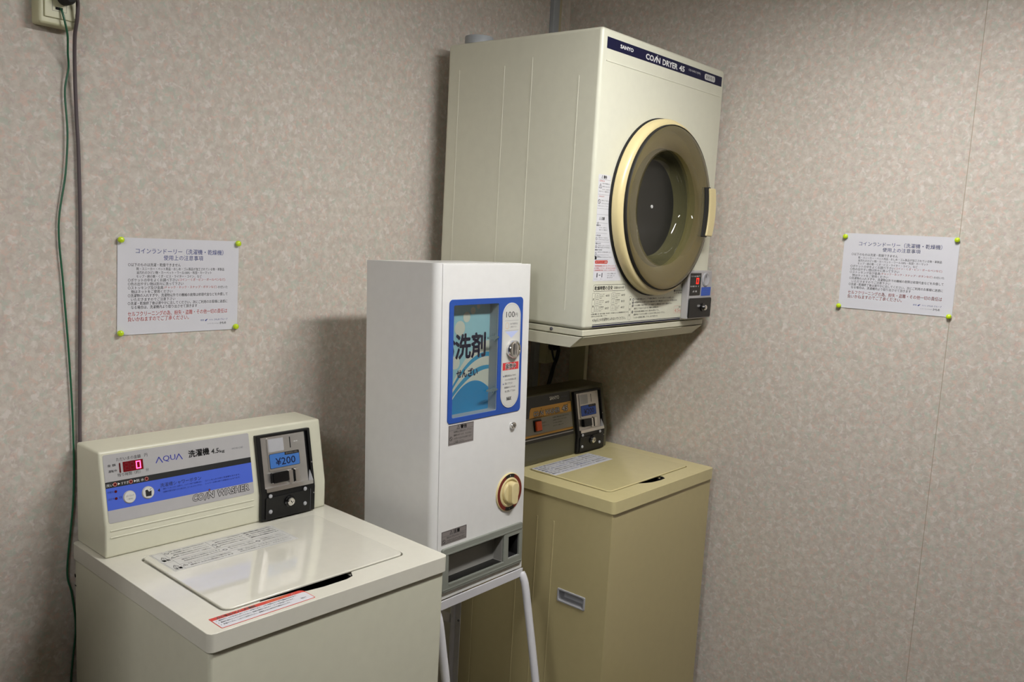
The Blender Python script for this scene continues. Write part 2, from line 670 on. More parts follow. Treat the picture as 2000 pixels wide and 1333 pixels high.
n1 = notice_mesh()
n1.location = (-1.4422, -.0015, 1.3927)
n1.rotation_euler = (0, .0094, 0)
tag(n1, 'white notice of laundry rules pinned to the left wall above the cream washer', 'notice', 'notices of laundry rules pinned to the walls')
n2 = n1.copy()
COL.objects.link(n2)
n2.location = (-.0015, -1.1516, 1.4957)
n2.rotation_euler = (0, -.0, -pi / 2)
n2.rotation_euler = (Matrix.Rotation(-pi / 2, 3, 'Z') @ Matrix.Rotation(-.005, 3, 'Y')).to_euler()
tag(n2, 'white notice of laundry rules pinned to the right wall, right of the dryer', 'notice', 'notices of laundry rules pinned to the walls')


def pin_obj():
    mb = MB()
    mb.lathe([(.0001, 0), (.0045, 0), (.0045, -.001), (.0062, -.002), (.0068, -.005), (.0062, -.0085), (.004, -.0105), (.0001, -.011)],
             (0, 0, 0), M['pin'], 'y', 20)
    o = mb.build('push_pin', smooth=True)
    return o


pin0 = pin_obj()
first = True
for sheet, wall, pos in ((n1, 'left', ((-.1435, .1, 'top left'), (.1435, .1, 'top right'), (-.1435, -.1, 'bottom left'), (.1415, -.0985, 'bottom right'))),
                         (n2, 'right', ((-.1455, .095, 'top left'), (.142, .0985, 'top right'), (-.1455, -.1005, 'bottom left'), (.1425, -.103, 'bottom right')))):
    for a, b, nm in pos:
        o = pin0 if first else pin0.copy()
        if not first:
            COL.objects.link(o)
        first = False
        Rm = sheet.rotation_euler.to_matrix()
        o.location = sheet.location + Rm @ Vector((a, -.0006, b))
        o.rotation_euler = sheet.rotation_euler
        tag(o, 'yellow-green push pin in the %s corner of the notice on the %s wall' % (nm, wall), 'push pin', 'push pins holding the notices')

# ---------------------------------------------------------------- wall fittings and cables
ot = thing('wall_outlet', 'cream surface-mounted power outlet high on the left wall', 'outlet', (-1.7195, 0, 1.96))
ob = MB().box((-.037, -.034, -.06), (.037, 0, .065), M['outlet']).build('housing', ot, bevel=.005)
MB().box((-.028, -.0375, -.047), (.034, -.034, .058), M['outlet']).build('cover_plate', ot, bevel=.003)
sh = Sheet(fr_front(-.0377))
sh.r(-.008, -.031, .006, -.026, M['dark']).frame(-.014, -.034, .013, .05, .0006, M['inkgrey'])
sh.build('socket', ot)

gw = MB().tube([(-1.7177, -.034, 1.9335), (-1.7172, -.042, 1.927), (-1.7125, -.043, 1.908), (-1.705, -.037, 1.885), (-1.698, -.022, 1.855), (-1.6925, -.012, 1.828), (-1.698, -.008, 1.782), (-1.694, -.008, 1.703),
                (-1.6985, -.007, 1.622), (-1.7125, -.006, 1.520), (-1.705, -.006, 1.40), (-1.695, -.006, 1.25), (-1.6886, -.006, 1.0965),
                (-1.6895, -.006, .953), (-1.704, -.006, .799), (-1.695, -.006, .74), (-1.688, -.006, .66), (-1.699, -.006, .54), (-1.705, -.006, .3), (-1.70, -.006, .03)],
               .0020, M['greenwire'], 8).build('earth_wire', smooth=True)
tag(gw, 'thin wavy green earth wire hanging from the outlet on the left wall', 'wire')
pc = thing('power_cord', 'thick grey power cord hanging from the outlet on the left wall', 'power cord', (-1.7127, -.0377, 1.953))
MB().lathe([(.0001, 0), (.012, 0), (.0145, -.004), (.0145, -.022), (.010, -.03), (.0001, -.031)], (0, 0, 0), M['rubber'], 'y', 20).build('plug', pc, smooth=True)
o0 = Vector(pc.location)
MB().tube([Vector(q) - o0 for q in [(-1.7125, -.060, 1.955), (-1.700, -.060, 1.9565), (-1.692, -.052, 1.948), (-1.6905, -.046, 1.92), (-1.688, -.030, 1.885), (-1.6815, -.015, 1.8245), (-1.676, -.008, 1.74), (-1.6722, -.007, 1.665), (-1.670, -.007, 1.5),
                                    (-1.673, -.007, 1.3), (-1.6751, -.007, 1.0724), (-1.675, -.007, .9), (-1.672, -.007, .5)]],
          .0036, M['cord'], 10).build('cable', pc, smooth=True)

rw = MB().box((-.1095, -.018, .3), (-.078, 0, ZC), M['raceway']).build('cable_raceway', bevel=.002)
tag(rw, 'grey plastic cable raceway running down the left wall beside the room corner', 'raceway')
ot2 = thing('wall_outlet', 'cream outlet box on the wall in the shade under the dryer', 'outlet', (-.045, 0, 1.14))
MB().box((-.033, -.045, -.043), (.03, 0, .06), M['outlet']).build('housing', ot2, bevel=.004)
MB().box((-.026, -.048, -.036), (.024, -.045, .053), M['outlet']).build('cover_plate', ot2, bevel=.001)
bc = thing('power_cord', 'thick black power cord drooping behind the console of the yellowed washer', 'power cord', (-.062, -.05, 1.16))
o0 = Vector(bc.location)
MB().lathe([(.0001, 0), (.012, 0), (.0145, -.004), (.013, -.022), (.008, -.03), (.0001, -.031)], (0, 0, 0), M['rubber'], 'y', 16).build('plug', bc, smooth=True)
MB().tube([Vector(q) - o0 for q in [(-.060, -.078, 1.172), (-.062, -.086, 1.150), (-.067, -.084, 1.121), (-.08, -.08, 1.086), (-.096, -.08, 1.043), (-.115, -.075, .98), (-.13, -.07, .8)]],
          .0062, M['rubber'], 10).build('cable', bc, smooth=True)
MB().tube([Vector(q) - o0 for q in [(-.082, -.07, 1.19), (-.088, -.078, 1.15), (-.084, -.084, 1.122), (-.078, -.086, 1.105), (-.088, -.084, 1.06), (-.105, -.08, 1.0), (-.13, -.078, .85)]],
          .0036, M['rubber'], 10).build('cable', bc, smooth=True)


# ---------------------------------------------------------------- coin box shared by both washers
def coin_box(root, X, ybot, zbot, ykink, zkink, ytop, price, dim):
    """black coin box on a console: X left edge; front plane ybot, slope from kink to ytop."""
    Wd, St = .1465, .1375
    sl = Vector((0, ytop - ykink, 1.0738 - zkink)).normalized()
    cb = MB()
    prof = [(ybot, zbot), (ybot - .010, zbot), (ykink - .010, zkink)]
    tp = Vector((0, ykink, zkink)) + sl * St
    n = Vector((0, -sl.z, sl.y))
    po = tp + n * .010
    pts = [(ybot, zbot), (ybot - .010, zbot + .002), (ykink - .010, zkink - .001), (po.y, po.z), (tp.y + .004, tp.z)]
    fr = (Vector((X, 0, 0)), Vector((0, 1, 0)), Vector((0, 0, 1)))
    mb = MB()
    mb.prism(pts, 0, Wd, M['black'], fr)
    body = mb.build('coin_box', root, bevel=.002, seg=2)
    # metal plate recessed in the sloped face
    F = (Vector((X, ykink, zkink)) + n * .0, Vector((1, 0, 0)), sl)
    cut = MB()
    cut.prism([(.012, .010), (.139, .010), (.139, .132), (.012, .132)], .0042, .03, M['blackgloss'], F)
    carve(body, [cut])
    s = Sheet(F, base=.0044)
    s.slab([(.0122, .0102), (.132, .0102), (.132, .1305), (.0122, .1305)], .0008, M['steel'])
    s.up(.0001)
    plate = s.build('coin_plate', body)
    s = Sheet(F, base=.0053)
    s.slab(rr(.028, .050, .118, .128, .004), .002, M['steel']).up()
    s.r(.031, .094, .072, .1245, M['ltgrey'], .002)
    s.r(.0885, .0975, .0912, .1235, M['dark'])
    if not dim:
        s.t('◀◀', .099, .110, M['whiteink'], .011, .0025)
    s.build('slot_plate', body)
    s = Sheet(F, base=.0074)
    s.slab(rr(.0305, .0555, .112, .090, .003), .0005, M['ink']).up()
    s.r(.0315, .0565, .111, .089, M['dkblue'] if dim else M['ltblue'], .0025).up()
    s.t(price, .046, .061, M['navy'] if not dim else M['ink'], .054, .0175, .01)
    s.r(.072, .0825, .111, .0895, M['ink'], .0015).up()
    s.t('使用料(1回)', .075, .0835, M['greyst'], .032, .005, .01)
    s.build('price_label', body)
    # return flap and black button, lower lip
    mb = MB()
    mb.prism(rr(.030, .022, .073, .047, .003), .005, .017, M['blackgloss'], F)
    mb.build('return_button', body, bevel=.002, seg=2)
    mb = MB()
    for a, b in ((.0765, .088), (.094, .108)):
        mb.prism(rr(a, .016, b, .046, .002), .005, .011, M['chrome'], F)
    mb.prism(rr(.088, .016, .094, .048, .001), .005, .0065, M['dark'], F)
    mb.build('coin_guide', body, bevel=.0025, seg=3)
    mb = MB()
    mb.prism(rr(.012, .004, .139, .013, .001), .0045, .0145, M['chrome'], F)
    mb.add([F[0] + Vector((.133, 0, 0)) + sl * .012 + n * .004, F[0] + Vector((.1385, 0, 0)) + sl * .012 + n * .0142,
            F[0] + Vector((.1385, 0, 0)) + sl * .040 + n * .004,
            F[0] + Vector((.134, 0, 0)) + sl * .012 + n * .004, F[0] + Vector((.1395, 0, 0)) + sl * .012 + n * .0142,
            F[0] + Vector((.1395, 0, 0)) + sl * .040 + n * .004],
           [(0, 1, 2), (5, 4, 3), (0, 3, 4, 1), (1, 4, 5, 2), (2, 5, 3, 0)], M['ltgrey'])
    mb.build('coin_tray_lip', body)
    # door below with lock and bolts
    mb = MB()
    mb.prism(rr(.010, .004, .130, zkink - zbot - .006, .004), 0, .003, M['black'], fr_front(ybot - .010, X, zbot))
    mb.prism(rr(.1325, .004, .1335, zkink - zbot - .006, .0005), 0, .001, M['inkgrey'], fr_front(ybot - .010, X, zbot))
    mb.build('coin_door', body, bevel=.001, seg=2)
    cz = zbot + .039
    mb = MB()
    mb.lathe([(.0135, 0), (.0135, -.003), (.0115, -.005), (.0001, -.0055)], (X + .0725, ybot - .013, cz), M['blackgloss'], 'y', 28)
    mb.lathe([(.0095, -.004), (.0095, -.009), (.008, -.0105), (.0055, -.0105), (.0052, -.0092), (.0001, -.0092)], (X + .0725, ybot - .013, cz), M['chrome'], 'y', 28)
    mb.prism([(-.0008, -.0035), (.0008, -.0035), (.0008, .0035), (-.0008, .0035)], .0093, .0098, M['dark'], (Vector((X + .0725, ybot - .013, cz)), Vector((.8, 0, .6)), Vector((-.6, 0, .8))))
    mb.build('key_lock', body, smooth=True)
    for a, b in ((.021, .060), (.022, .0225), (.1155, .060), (.116, .024)):
        mb = MB()
        mb.lathe([(.0048, 0), (.0048, -.0012), (.0035, -.0028), (.0001, -.0034)], (X + a, ybot - .013, zbot + b), M['ltgrey'], 'y', 16)
        mb.build('bolt', body, smooth=True)
    for a, b in ((.1425, .045), (.1425, .115)):
        mb = MB()
        P = Vector((X + a, ybot - .010, zbot + b)) if b < .07 else F[0] + Vector((a, 0, 0)) + sl * .055 + n * .010
        mb.lathe([(.002, 0), (.0016, -.001), (.0001, -.0013)], P, M['chrome'], 'y', 10)
        mb.build('rivet', body, smooth=True)
    return body


def console(root, x0, x1, yf, zf, zk, yt, zt, yb, m, ribs=None):
    fr = (Vector((x0, 0, 0)), Vector((0, 1, 0)), Vector((0, 0, 1)))
    pts = [(yf, zf), (yb, zf), (yb, zt), (yt, zt), (yf, zk)]
    mb = MB()
    mb.prism(pts, 0, x1 - x0, m, fr)
    c = mb.build('console', root, bevel=.005)
    if ribs:
        rb = MB()
        for z in ribs[2]:
            rb.prism(rr(ribs[0], z - .0016, ribs[1], z + .0016, .0015, 4), -.001, .0014, m, fr_front(yf))
        rb.build('ribbing', c, bevel=.0011, seg=2)
    return c


def washer_shell(root, W, D, H, r, mside, mtop, slot, lid, gx=()):
    cut = MB()
    cut.box((.012, .012, .12), (W - .012, D - .012, H - r + .05), M['dark'])
    cb = MB()
    cb.box((.004, .006, .015), (W - .004, D - .002, H - r + .001), mside)
    cab = cb.build('cabinet', root, bevel=.008)
    rb = MB()
    for y in gx:
        rb.prism(rr(-y - .0022, .12, -y + .0022, H - .104, .002, 4), -.001, .0008, mside, fr_left(.004))
    if gx:
        rb.build('pressed_rib', cab, bevel=.001, seg=2)
    for a in (.05, W - .05):
        for b in (.06, D - .06):
            f = MB()
            f.lathe([(.0001, 0), (.02, 0), (.018, .016), (.0001, .016)], (a, b, 0), M['rubber'], 'z', 16)
            f.build('foot', root, smooth=True)
    tp = MB()
    tp.prism(rr(0, 0, W, D, .012, 5), H - r, H, mtop, fr_top(0))
    top = tp.build('top_panel', root, bevel=.0045)
    c1 = MB()
    c1.prism(slot, H - .028, H + .01, M['dark'], fr_top(0))
    x0, y0, x1, y1 = lid
    c2 = MB()
    c2.prism(rr(x0 - .0042, y0 - .0018, x1 + .0042, y1 + .0042, .019), H - .008, H + .01, mtop, fr_top(0))
    carve(top, [c1, c2])
    lb = MB()
    lp = rr(x0, y0, x1, y1, .016)
    # scoop in the front edge above the finger slot
    sx0, sx1 = min(p[0] for p in slot), max(p[0] for p in slot)
    lb.prism(lp, H - .0020, H + .0032, M['lidm'] if mtop is M['creamtop'] else M['ylid'], fr_top(0))
    l = lb.build('lid', root, bevel=.0022, seg=3)
    return cab, top, l


# ---------------------------------------------------------------- cream washer
W1, D1, H1 = .5546, .5637, .86
w1 = thing('coin_washer', 'cream coin-operated washing machine with a lit red digital display and blue control panel', 'washing machine',
           (-1.7352, -.5804, 0), (0, 0, -.0624))
slot1 = [(.135, .0605), (.205, .0555), (.225, .045), (.26, .0405), (.315, .0405), (.334, .046), (.343, .062), (.343, .090), (.135, .090)]
cab1, top1, lid1 = washer_shell(w1, W1, D1, H1, .0345, M['cream'], M['creamtop'], slot1, (.067, .065, .486, .389))
s = Sheet(fr_left(.0038))
s.p(circ(-.556, .7875, .0035, 14, .0045), M['dark']).r(-.5585, .765, -.5505, .7675, M['dark'])
s.build('fixing_hole', cab1)
con1 = console(w1, .0115, .545, .4275, H1 + .0003, .9234, .4599, 1.0738, .5637, M['cream'], (.0215, .347, (.9165, .902)))
SL = Vector((0, .4599 - .4275, 1.0738 - .9234)).normalized()
F1 = (Vector((0, .4275, .9234)), Vector((1, 0, 0)), SL)
s = Sheet(F1)
s.slab(rr(.0200, .0085, .3478, .1465, .004), .0008, M['silver']).up()
s.r(.0201, .0790, .3477, .0914, M['ink'])
s.r(.0201, .0343, .3477, .0790, M['blue'])
s.up()
s.t('ただいまの金額', .046, .1303, M['ink'], .0505, .0072, .0).t('円', .1045, .1305, M['ink'], .0062, .007)
s.t('金 額', .0275, .1212, M['ink'], .0165, .0052, .012).t('運転中', .0285, .1095, M['ink'], .017, .0052, .012)
s.t('残り時間（約）', .046, .0985, M['ink'], .047, .0070, .0).t('分', .1045, .1000, M['ink'], .0062, .0065)
s.t('QU', .1432, .1125, M['aqua'], .0275, .0135, -.004)
for x in (.1275, .1715):
    s.line(x, .1135, x + .0075, .1255, .0019, M['aqua']).line(x + .0068, .1255, x + .0145, .1125, .0019, M['aqua'])
s.t('洗濯機', .2005, .1130, M['ink'], .0480, .0152, .028)
s.t('4.5', .2525, .1132, M['ink'], .0185, .0108, .02, .12).t('kg', .2728, .1112, M['ink'], .0125, .0080, .02)
s.t('MCW-C45', .3035, .1150, M['inkgrey'], .0270, .0036)
s.t('洗い', .0215, .0818, M['whiteink'], .0135, .0058).t('すすぎ', .0515, .0818, M['whiteink'], .0155, .0058).t('脱 水', .0825, .0818, M['whiteink'], .0165, .0058)
for x in (.0450, .0780):
    s.p([(x, .0822), (x + .0045, .0848), (x, .0874)], M['whiteink'])
s.t('行程切', .0225, .0685, M['ink'], .0125, .0042, .0).t('点灯で', .0225, .0545, M['ink'], .0125, .0042).t('日', .0455, .0545, M['ink'], .0045, .0045)
s.p([(.1300, .0528), (.1250, .0562), (.1300, .0600)], M['ink'])
s.t('洗濯槽シャワーボタン', .1318, .0612, M['ink'], .0920, .0085, -.003)
s.t('・運転していないときに1回押すと、シャワーが出て洗濯槽を洗い、', .1350, .0555, M['navy'], .0900, .0036)
s.t('・洗濯物の片寄りを直すときにも使えます。コインは入れないで下さい。', .1350, .0492, M['navy'], .0900, .0036)
s.t('コインを入れる前に洗濯槽を洗えます。', .2320, .0555, M['navy'], .0850, .0036)
s.t('シャワーは約15秒で自動的に止まります。', .2320, .0492, M['navy'], .0850, .0036)
for a, b in (('CO', .1985), ('N', .2345), ('WASHER', .2560)):
    wd = {'CO': .0270, 'N': .0150, 'WASHER': .0800}[a]
    s.h += .0001
    s.t(a, b + .0007, .0180, M['ink'], wd - .0014, .0142, .02, .14, .055)
    s.h += .0001
    s.t(a, b + .0007, .0180, M['silver'], wd - .0014, .0142, .02, .14)
s.line(.2265, .0160, .2345, .0315, .0042, M['ink'])
s.h += .0001
s.line(.2268, .0170, .2341, .0305, .0022, M['silver'])
s.p(circ(.2400, .0362, .0022, 14), M['ink'])
s.h += .0001
s.p(circ(.2400, .0362, .0012, 12), M['inkred'])
s.build('control_panel', con1)
s = Sheet(F1, base=.0011)
s.slab([(.0585, .1065), (.1000, .1065), (.1000, .1272), (.0585, .1272)], .0006, M['ledglow']).up()


def seg7(s, x, y, w_, h, on, m, off):
    t = w_ * .2
    S = {'a': (x, y + h - t, x + w_, y + h), 'd': (x, y, x + w_, y + t), 'g': (x, y + h / 2 - t / 2, x + w_, y + h / 2 + t / 2),
         'f': (x, y + h / 2, x + t, y + h), 'b': (x + w_ - t, y + h / 2, x + w_, y + h), 'e': (x, y, x + t, y + h / 2), 'c': (x + w_ - t, y, x + w_, y + h / 2)}
    for k, q in S.items():
        if k in on:
            s.r(*q, m)
        elif off:
            s.r(*q, off)


seg7(s, .0850, .1090, .0100, .0158, 'abcdef', M['led'], None)
for x in (.0610, .0725):
    seg7(s, x, .1090, .0095, .0158, '', M['led'], M['leddim'])
s.build('digital_display', con1)['label'] = 'red digital display showing 0'
s = Sheet(F1, base=.0011)
s.slab([(.0507, .1065), (.0536, .1065), (.0536, .1262), (.0507, .1262)], .0004, M['darkled'])
s.build('indicator_bar', con1)
for x, y in ((.0391, .0848), (.0714, .0848), (.1043, .0848), (.0390, .0703), (.0387, .0563)):
    mb = MB()
    cc = F1[0] + F1[1] * x + F1[2] * y
    nn = F1[1].cross(F1[2])
    s = Sheet(F1, base=.0012)
    if y > .08:
        s.ring(x, y, .0040, .0012, M['lightred'])
    s.slab(circ(x, y, .0027, 16), .0006, M['darkled'])
    s.build('indicator_light', con1)
for i, (x, y) in enumerate(((.0655, .0545), (.1045, .0562))):
    s = Sheet(F1, base=.0010)
    s.slab(circ(x, y, .0132, 36), .0006, M['silver'])
    s.slab(circ(x, y, .0115, 36), .0022, M['clearst'])
    s.up()
    if i == 0:
        s.t('ふた ロック', x - .0085, y + .0005, M['inkgrey'], .017, .0042, .01).t('一時停止', x - .006, y - .0055, M['inkgrey'], .012, .0034)
    else:
        s.p([(x - .006, y - .0075), (x + .0055, y - .0075), (x + .0065, y + .0035), (x + .001, y + .0015), (x - .002, y + .0065), (x - .0065, y + .0055)], M['ink'])
        s.line(x + .003, y + .005, x + .0065, y + .0075, .001, M['ink'])
    s.build('push_button', con1)
coin_box(w1, .3605, .4275, .8612, .4275, .9234, .4599, '¥200', False)

# lid label and red warning label
s = Sheet(fr_top(H1 + .0032))
s.slab([(.0812, .2770), (.3660, .2770), (.3660, .3850), (.0812, .3850)], .0003, M['clearst']).up()
s.frame(.0835, .2790, .3640, .3830, .0005, M['inkgrey'])
s.line(.1050, .2790, .1050, .3830, .0005, M['inkgrey']).line(.0835, .3270, .1050, .3270, .0005, M['inkgrey'])
s.line(.2020, .3330, .2020, .3830, .0005, M['inkgrey']).line(.1050, .3330, .3640, .3330, .0005, M['inkgrey'])
s.line(.2880, .3330, .2880, .3830, .0005, M['inkgrey']).line(.1050, .3050, .3640, .3050, .0005, M['inkgrey'])
s.t('警告', .0865, .3340, M['ink'], .0160, .0100, .03).t('注意', .0865, .2835, M['ink'], .0160, .0100, .03)
s.warn(.0945, .3530, .0055, M['ink']).warn(.0945, .3020, .0055, M['ink'])
rows = ['洗濯・脱水中は、ふたをあけたり手を入れない', '幼児を洗濯槽に近づけたり、のぞかせないこと', '運転中の洗濯物には絶対にさわらないで下さい', '感電・けがのおそれがあります。ご注意下さい',
        '灯油・ガソリン・シンナーの付いた衣類を洗わない', '爆発や火災の原因になります', '修理技術者以外の人は分解しないで下さい', '防水性のものは洗わない・脱水しない']
for i in range(4):
    y = .3745 - i * .0105
    s.t(rows[i], .1180, y, M['inkgrey'] if i % 2 else M['ink'], .078, .0052, .01)
    s.t(rows[(i + 4) % 8], .2160, y, M['ink'] if i % 2 else M['inkgrey'], .066, .0052, .01)
    s.t(rows[(i + 2) % 8], .2905, y, M['inkgrey'], .069, .0056, .02)
for i in range(2):
    y = .3225 - i * .0095
    s.t(rows[i + 5], .1200, y, M['inkgrey'], .085, .0052, .01).t(rows[(i + 3) % 8], .2230, y, M['ink'], .060, .0052, .01).t(rows[i + 1], .3000, y, M['inkgrey'], .058, .0052, .01)
    y = .2960 - i * .0095
    s.t(rows[i + 4], .1200, y, M['ink'], .095, .0052, .01).t(rows[i], .2300, y, M['inkgrey'], .125, .0050, .01)
for x, y in ((.1115, .3720), (.2090, .3560), (.2120, .3180), (.2900, .3180)):
    s.no(x, y, .0050, M['inkgrey'])
for x, y in ((.1115, .3450), (.2090, .3420), (.1115, .2950)):
    s.warn(x, y, .0045, M['ink'])
s.build('instruction_label', lid1)
s = Sheet(fr_top(H1 + .00005))
R0 = rr(.0285, .0095, .2205, .0548, (.003, .003, .010, .001))
s.slab(R0, .0003, M['inkred']).up()
s.p(rr(.0300, .0110, .2190, .0440, (.002, .002, .006, .001)), M['sticker']).up()
s.t('ふたをロックした場合', .040, .0455, M['whiteink'], .078, .0078, .04)
s.h += .0001
s.t('ふたをロックした場合', .040, .0458, M['ink'], .078, .0072, .0)
s.t('ふたは約1分間あきません', .140, .0468, M['gold'], .044, .0045, .0).t('⚠', .192, .0462, M['whiteink'], .008, .006)
for i, q in enumerate(('運転中にふたをあけるとブザーが鳴ります。ふたを閉めると再び運転を始めます。', '無理にあけようとしないで下さい。故障の原因になります。ランプ消灯後にあけます。', '停電のときは、しばらくお待ち下さい。電源が入ると続きから運転いたします。')):
    s.p(circ(.0345, .0385 - i * .0085, .0009, 8), M['ink'])
    s.t(q, .0385, .0365 - i * .0085, M['inkgrey'], .160 - i * .012, .0046, .01)
s.t('係員まで', .196, .0195, M['ink'], .012, .0050, .01)
s.build('warning_label', top1)

# ---------------------------------------------------------------- yellowed washer
W2, D2, H2 = .5433, .4950, .859
w2 = thing('coin_washer', 'yellowed coin-operated washing machine with a dark console, under the dryer in the corner', 'washing machine',
           (-.5899, -.6661, 0), (0, 0, -.0469))
slot2 = [(.205, .0575), (.225, .047), (.245, .0395), (.285, .0345), (.312, .036), (.322, .050), (.322, .085), (.205, .085)]
cab2, top2, lid2 = washer_shell(w2, W2, D2, H2, .0346, M['yellow'], M['yellowtop'], slot2, (.0655, .0605, .487, .351), (.2600, .2000, .3280))
rc = MB()
rc.box((.004, D2 - .004, .03), (.470, .578, .800), M['yellow'])
rc.build('rear_cover', w2, bevel=.004)
hb = MB()
hb.prism(rr(-.1712, .5300, -.0752, .5685, .004), -.004, .003, M['ltgrey'], fr_left(.004))
hd = hb.build('carry_handle', cab2, bevel=.0015, seg=2)
ct = MB()
ct.prism(rr(-.1655, .5352, -.0808, .5630, .004), -.026, .02, M['ltgrey'], fr_left(.004))
ctb = MB()
ctb.prism(rr(-.1655, .5352, -.0808, .5630, .004), -.026, .02, M['ltgrey'], fr_left(.004))
carve(cab2, [ctb])
carve(hd, [ct])
con2 = console(w2, .045, .4905, .372, H2 + .0003, .9200, .402, 1.0675, .493, M['gunmetal'])
SL2 = Vector((0, .030, .1475)).normalized()
F2 = (Vector((0, .372, .92)), Vector((1, 0, 0)), SL2)
s = Sheet(F2)
s.slab(rr(.052, .0070, .3065, .1440, .002), .0006, M['darkpanel']).up()
s.r(.053, .0280, .3058, .0820, M['greypanel'])
s.p([(.053, .0780), (.3058, .0780), (.3058, .1110), (.112, .1110), (.106, .107), (.101, .0950), (.097, .0800), (.053, .0780)], M['gold'])
s.r(.053, .0240, .3058, .0310, M['gold']).up()
s.r(.053, .0160, .3058, .0190, M['silver'])
s.t('SANYO', .2030, .1250, M['whiteink'], .047, .0110, .02)
s.t('ASW-45CJ', .2600, .1275, M['inkgrey'], .028, .0036)
for a, x, wd in (('CO', .1180, .0260), ('N', .1520, .0140), ('WASHER', .1740, .0740), ('45', .2580, .0300)):
    hh = .0190 if a == '45' else .0160
    s.t(a, x + .0007, .0843, M['ink'], wd - .0014, hh - .0016, .02, .1, .07)
s.h += .0001
for a, x, wd in (('CO', .1187, .0246), ('N', .1527, .0126), ('WASHER', .1747, .0726), ('45', .2587, .0286)):
    hh = .0190 if a == '45' else .0160
    s.t(a, x, .0843, M['silver'], wd, hh - .0016, .02, .1)
s.line(.1445, .0830, .1520, .0990, .0030, M['ink']).p(circ(.1575, .1040, .0017, 12), M['ink'])
s.t('全自動', .2850, .1050, M['ink'], .018, .0035)
s.t('シャワー', .1560, .0590, M['ink'], .018, .0050, .02).t('洗濯槽を洗うときに', .1560, .0500, M['inkgrey'], .034, .0038)
for i in range(4):
    s.t(('運転を始める前に洗濯槽の中を', 'きれいにします。ボタンを押すと', '水が出ますので衣類を入れずに', 'お使い下さい。'), .2050, .068 - i * .0085, M['ink'], .07, .0036) if False else \
        s.t(('洗濯機の運転を始める前にきれいに', '洗濯槽の中を洗うことができます。', 'ボタンを押すと約15秒間水が', '出ますので、衣類は入れずに')[i], .2080, .0690 - i * .0085, M['ink'], (.082, .070, .046, .052)[i], .0040, .01)
s.build('control_panel', con2)
mb = MB()
mb.prism(rr(.1140, .0380, .1500, .0730, .003), .0006, .0045, M['black'], F2)
bz = mb.build('switch_bezel', con2, bevel=.001, seg=2)
mb = MB()
mb.prism(rr(.1180, .0410, .1430, .0700, .002), .004, .0110, M['orange'], F2)
mb.build('rocker_switch', bz, bevel=.002, seg=2)['label'] = 'orange rocker switch'
coin_box(w2, .3150, .372, .8600, .372, .92, .402, '¥200', True)
s = Sheet(fr_top(H2 + .0032))
s.slab([(.0665, .2520), (.3555, .2520), (.3510, .3430), (.0665, .3430)], .0003, M['sticker']).up()
for j, x in enumerate((.072, .115, .205, .285)):
    for i in range(6):
        wd = (.036, .082, .072, .062)[j]
        s.t(rows[(i + j * 3) % 8][:(5, 18, 17, 15)[j]], x, .3310 - i * .0135, M['ink'] if (i + j) % 3 else M['inkblue'], wd, .0080 if (i * j) % 4 == 0 else .0062, .02)
s.build('instruction_label', lid2)

# ---------------------------------------------------------------- coin dryer
DW, DD, DZ0, DZ1 = .6483, .5225, 1.3157, 2.063
dr = thing('coin_dryer', 'large cream coin-operated tumble dryer with a round smoked door, mounted above the yellowed washer', 'dryer',
           (-.6816, -.5928, 0), (0, 0, -.0277))
mb = MB()
mb.box((0, 0, DZ0), (DW, DD, DZ1), M['dryer'])
dcab = mb.build('cabinet', dr, bevel=.010, seg=4)
cy = MB()
cy.lathe([(.170, -.05), (.170, .36)], (.32, 0, 1.637), M['dark'], 'y', 64, closed=True)
carve(dcab, [cy])
mb = MB()
mb.box((.003, .004, 1.2978), (DW - .003, DD, DZ0 - .0012), M['dryside'])
base = mb.build('base_panel', dr, bevel=.003, seg=2)
rb = MB()
rb.prism(rr(.022, 1.9835, .631, 1.9870, .0017, 4), -.001, .0012, M['dryer'], fr_front(0))
rb.build('pressed_rib', dcab, bevel=.001, seg=2)
for y, z1 in ((.4775, 1.990), (.312, 1.990), (.217, 2.005), (.065, 1.950)):
    rb = MB()
    rb.prism(rr(-y - .0022, 1.36, -y + .0022, z1, .002, 4), -.001, .0006, M['dryer'], fr_left(0))
    rb.build('pressed_rib', dcab, bevel=.0005, seg=2)
mb = MB()
mb.lathe([(.0045, 0), (.0045, -.002), (.003, -.003), (.0001, -.0032)], (.003, .104, 1.3075), M['inkgrey'], 'x', 12)
mb.build('screw', base, smooth=True)
mb = MB()
mb.lathe([(.040, 0), (.040, .020), (.0385, .022), (.036, .022), (.036, 0)], (.046, .450, DZ1), M['raceway'], 'z', 36)
mb.build('duct_collar', dr, smooth=True)
# drum
mb = MB()
mb.lathe([(.165, .005), (.165, .33), (.0001, .33)], (.32, 0, 1.637), M['drumwall'], 'y', 48)
drum = mb.build('drum', dr, smooth=True)
mb = MB()
# door
C0 = (.3175, 0, 1.6385)
mb = MB()
mb.lathe([(.238, -.0005), (.2425, -.0005), (.2420, -.0045), (.238, -.0055)], C0, M['rubber'], 'y', 96)
mb.lathe([(.237, -.005), (.2400, -.008), (.2400, -.022), (.2350, -.031), (.2270, -.0345), (.2200, -.033), (.2120, -.014), (.172, -.012), (.163, -.010), (.163, -.002), (.2400, -.002)], C0, M['bone'], 'y', 96)
door = mb.build('door', dr, smooth=True)
mb = MB()
mb.lathe([(.2190, -.030), (.2235, -.034), (.2235, -.040), (.2190, -.0445), (.2080, -.0455), (.1850, -.0430), (.1650, -.038), (.1560, -.030)], C0, M['smoke'], 'y', 96)
mb.lathe([(.2215, -.0305), (.2245, -.033), (.2245, -.0415), (.2225, -.0435)], C0, M['rubber'], 'y', 96)
mb.build('door_glass', door, smooth=True)
mb = MB()
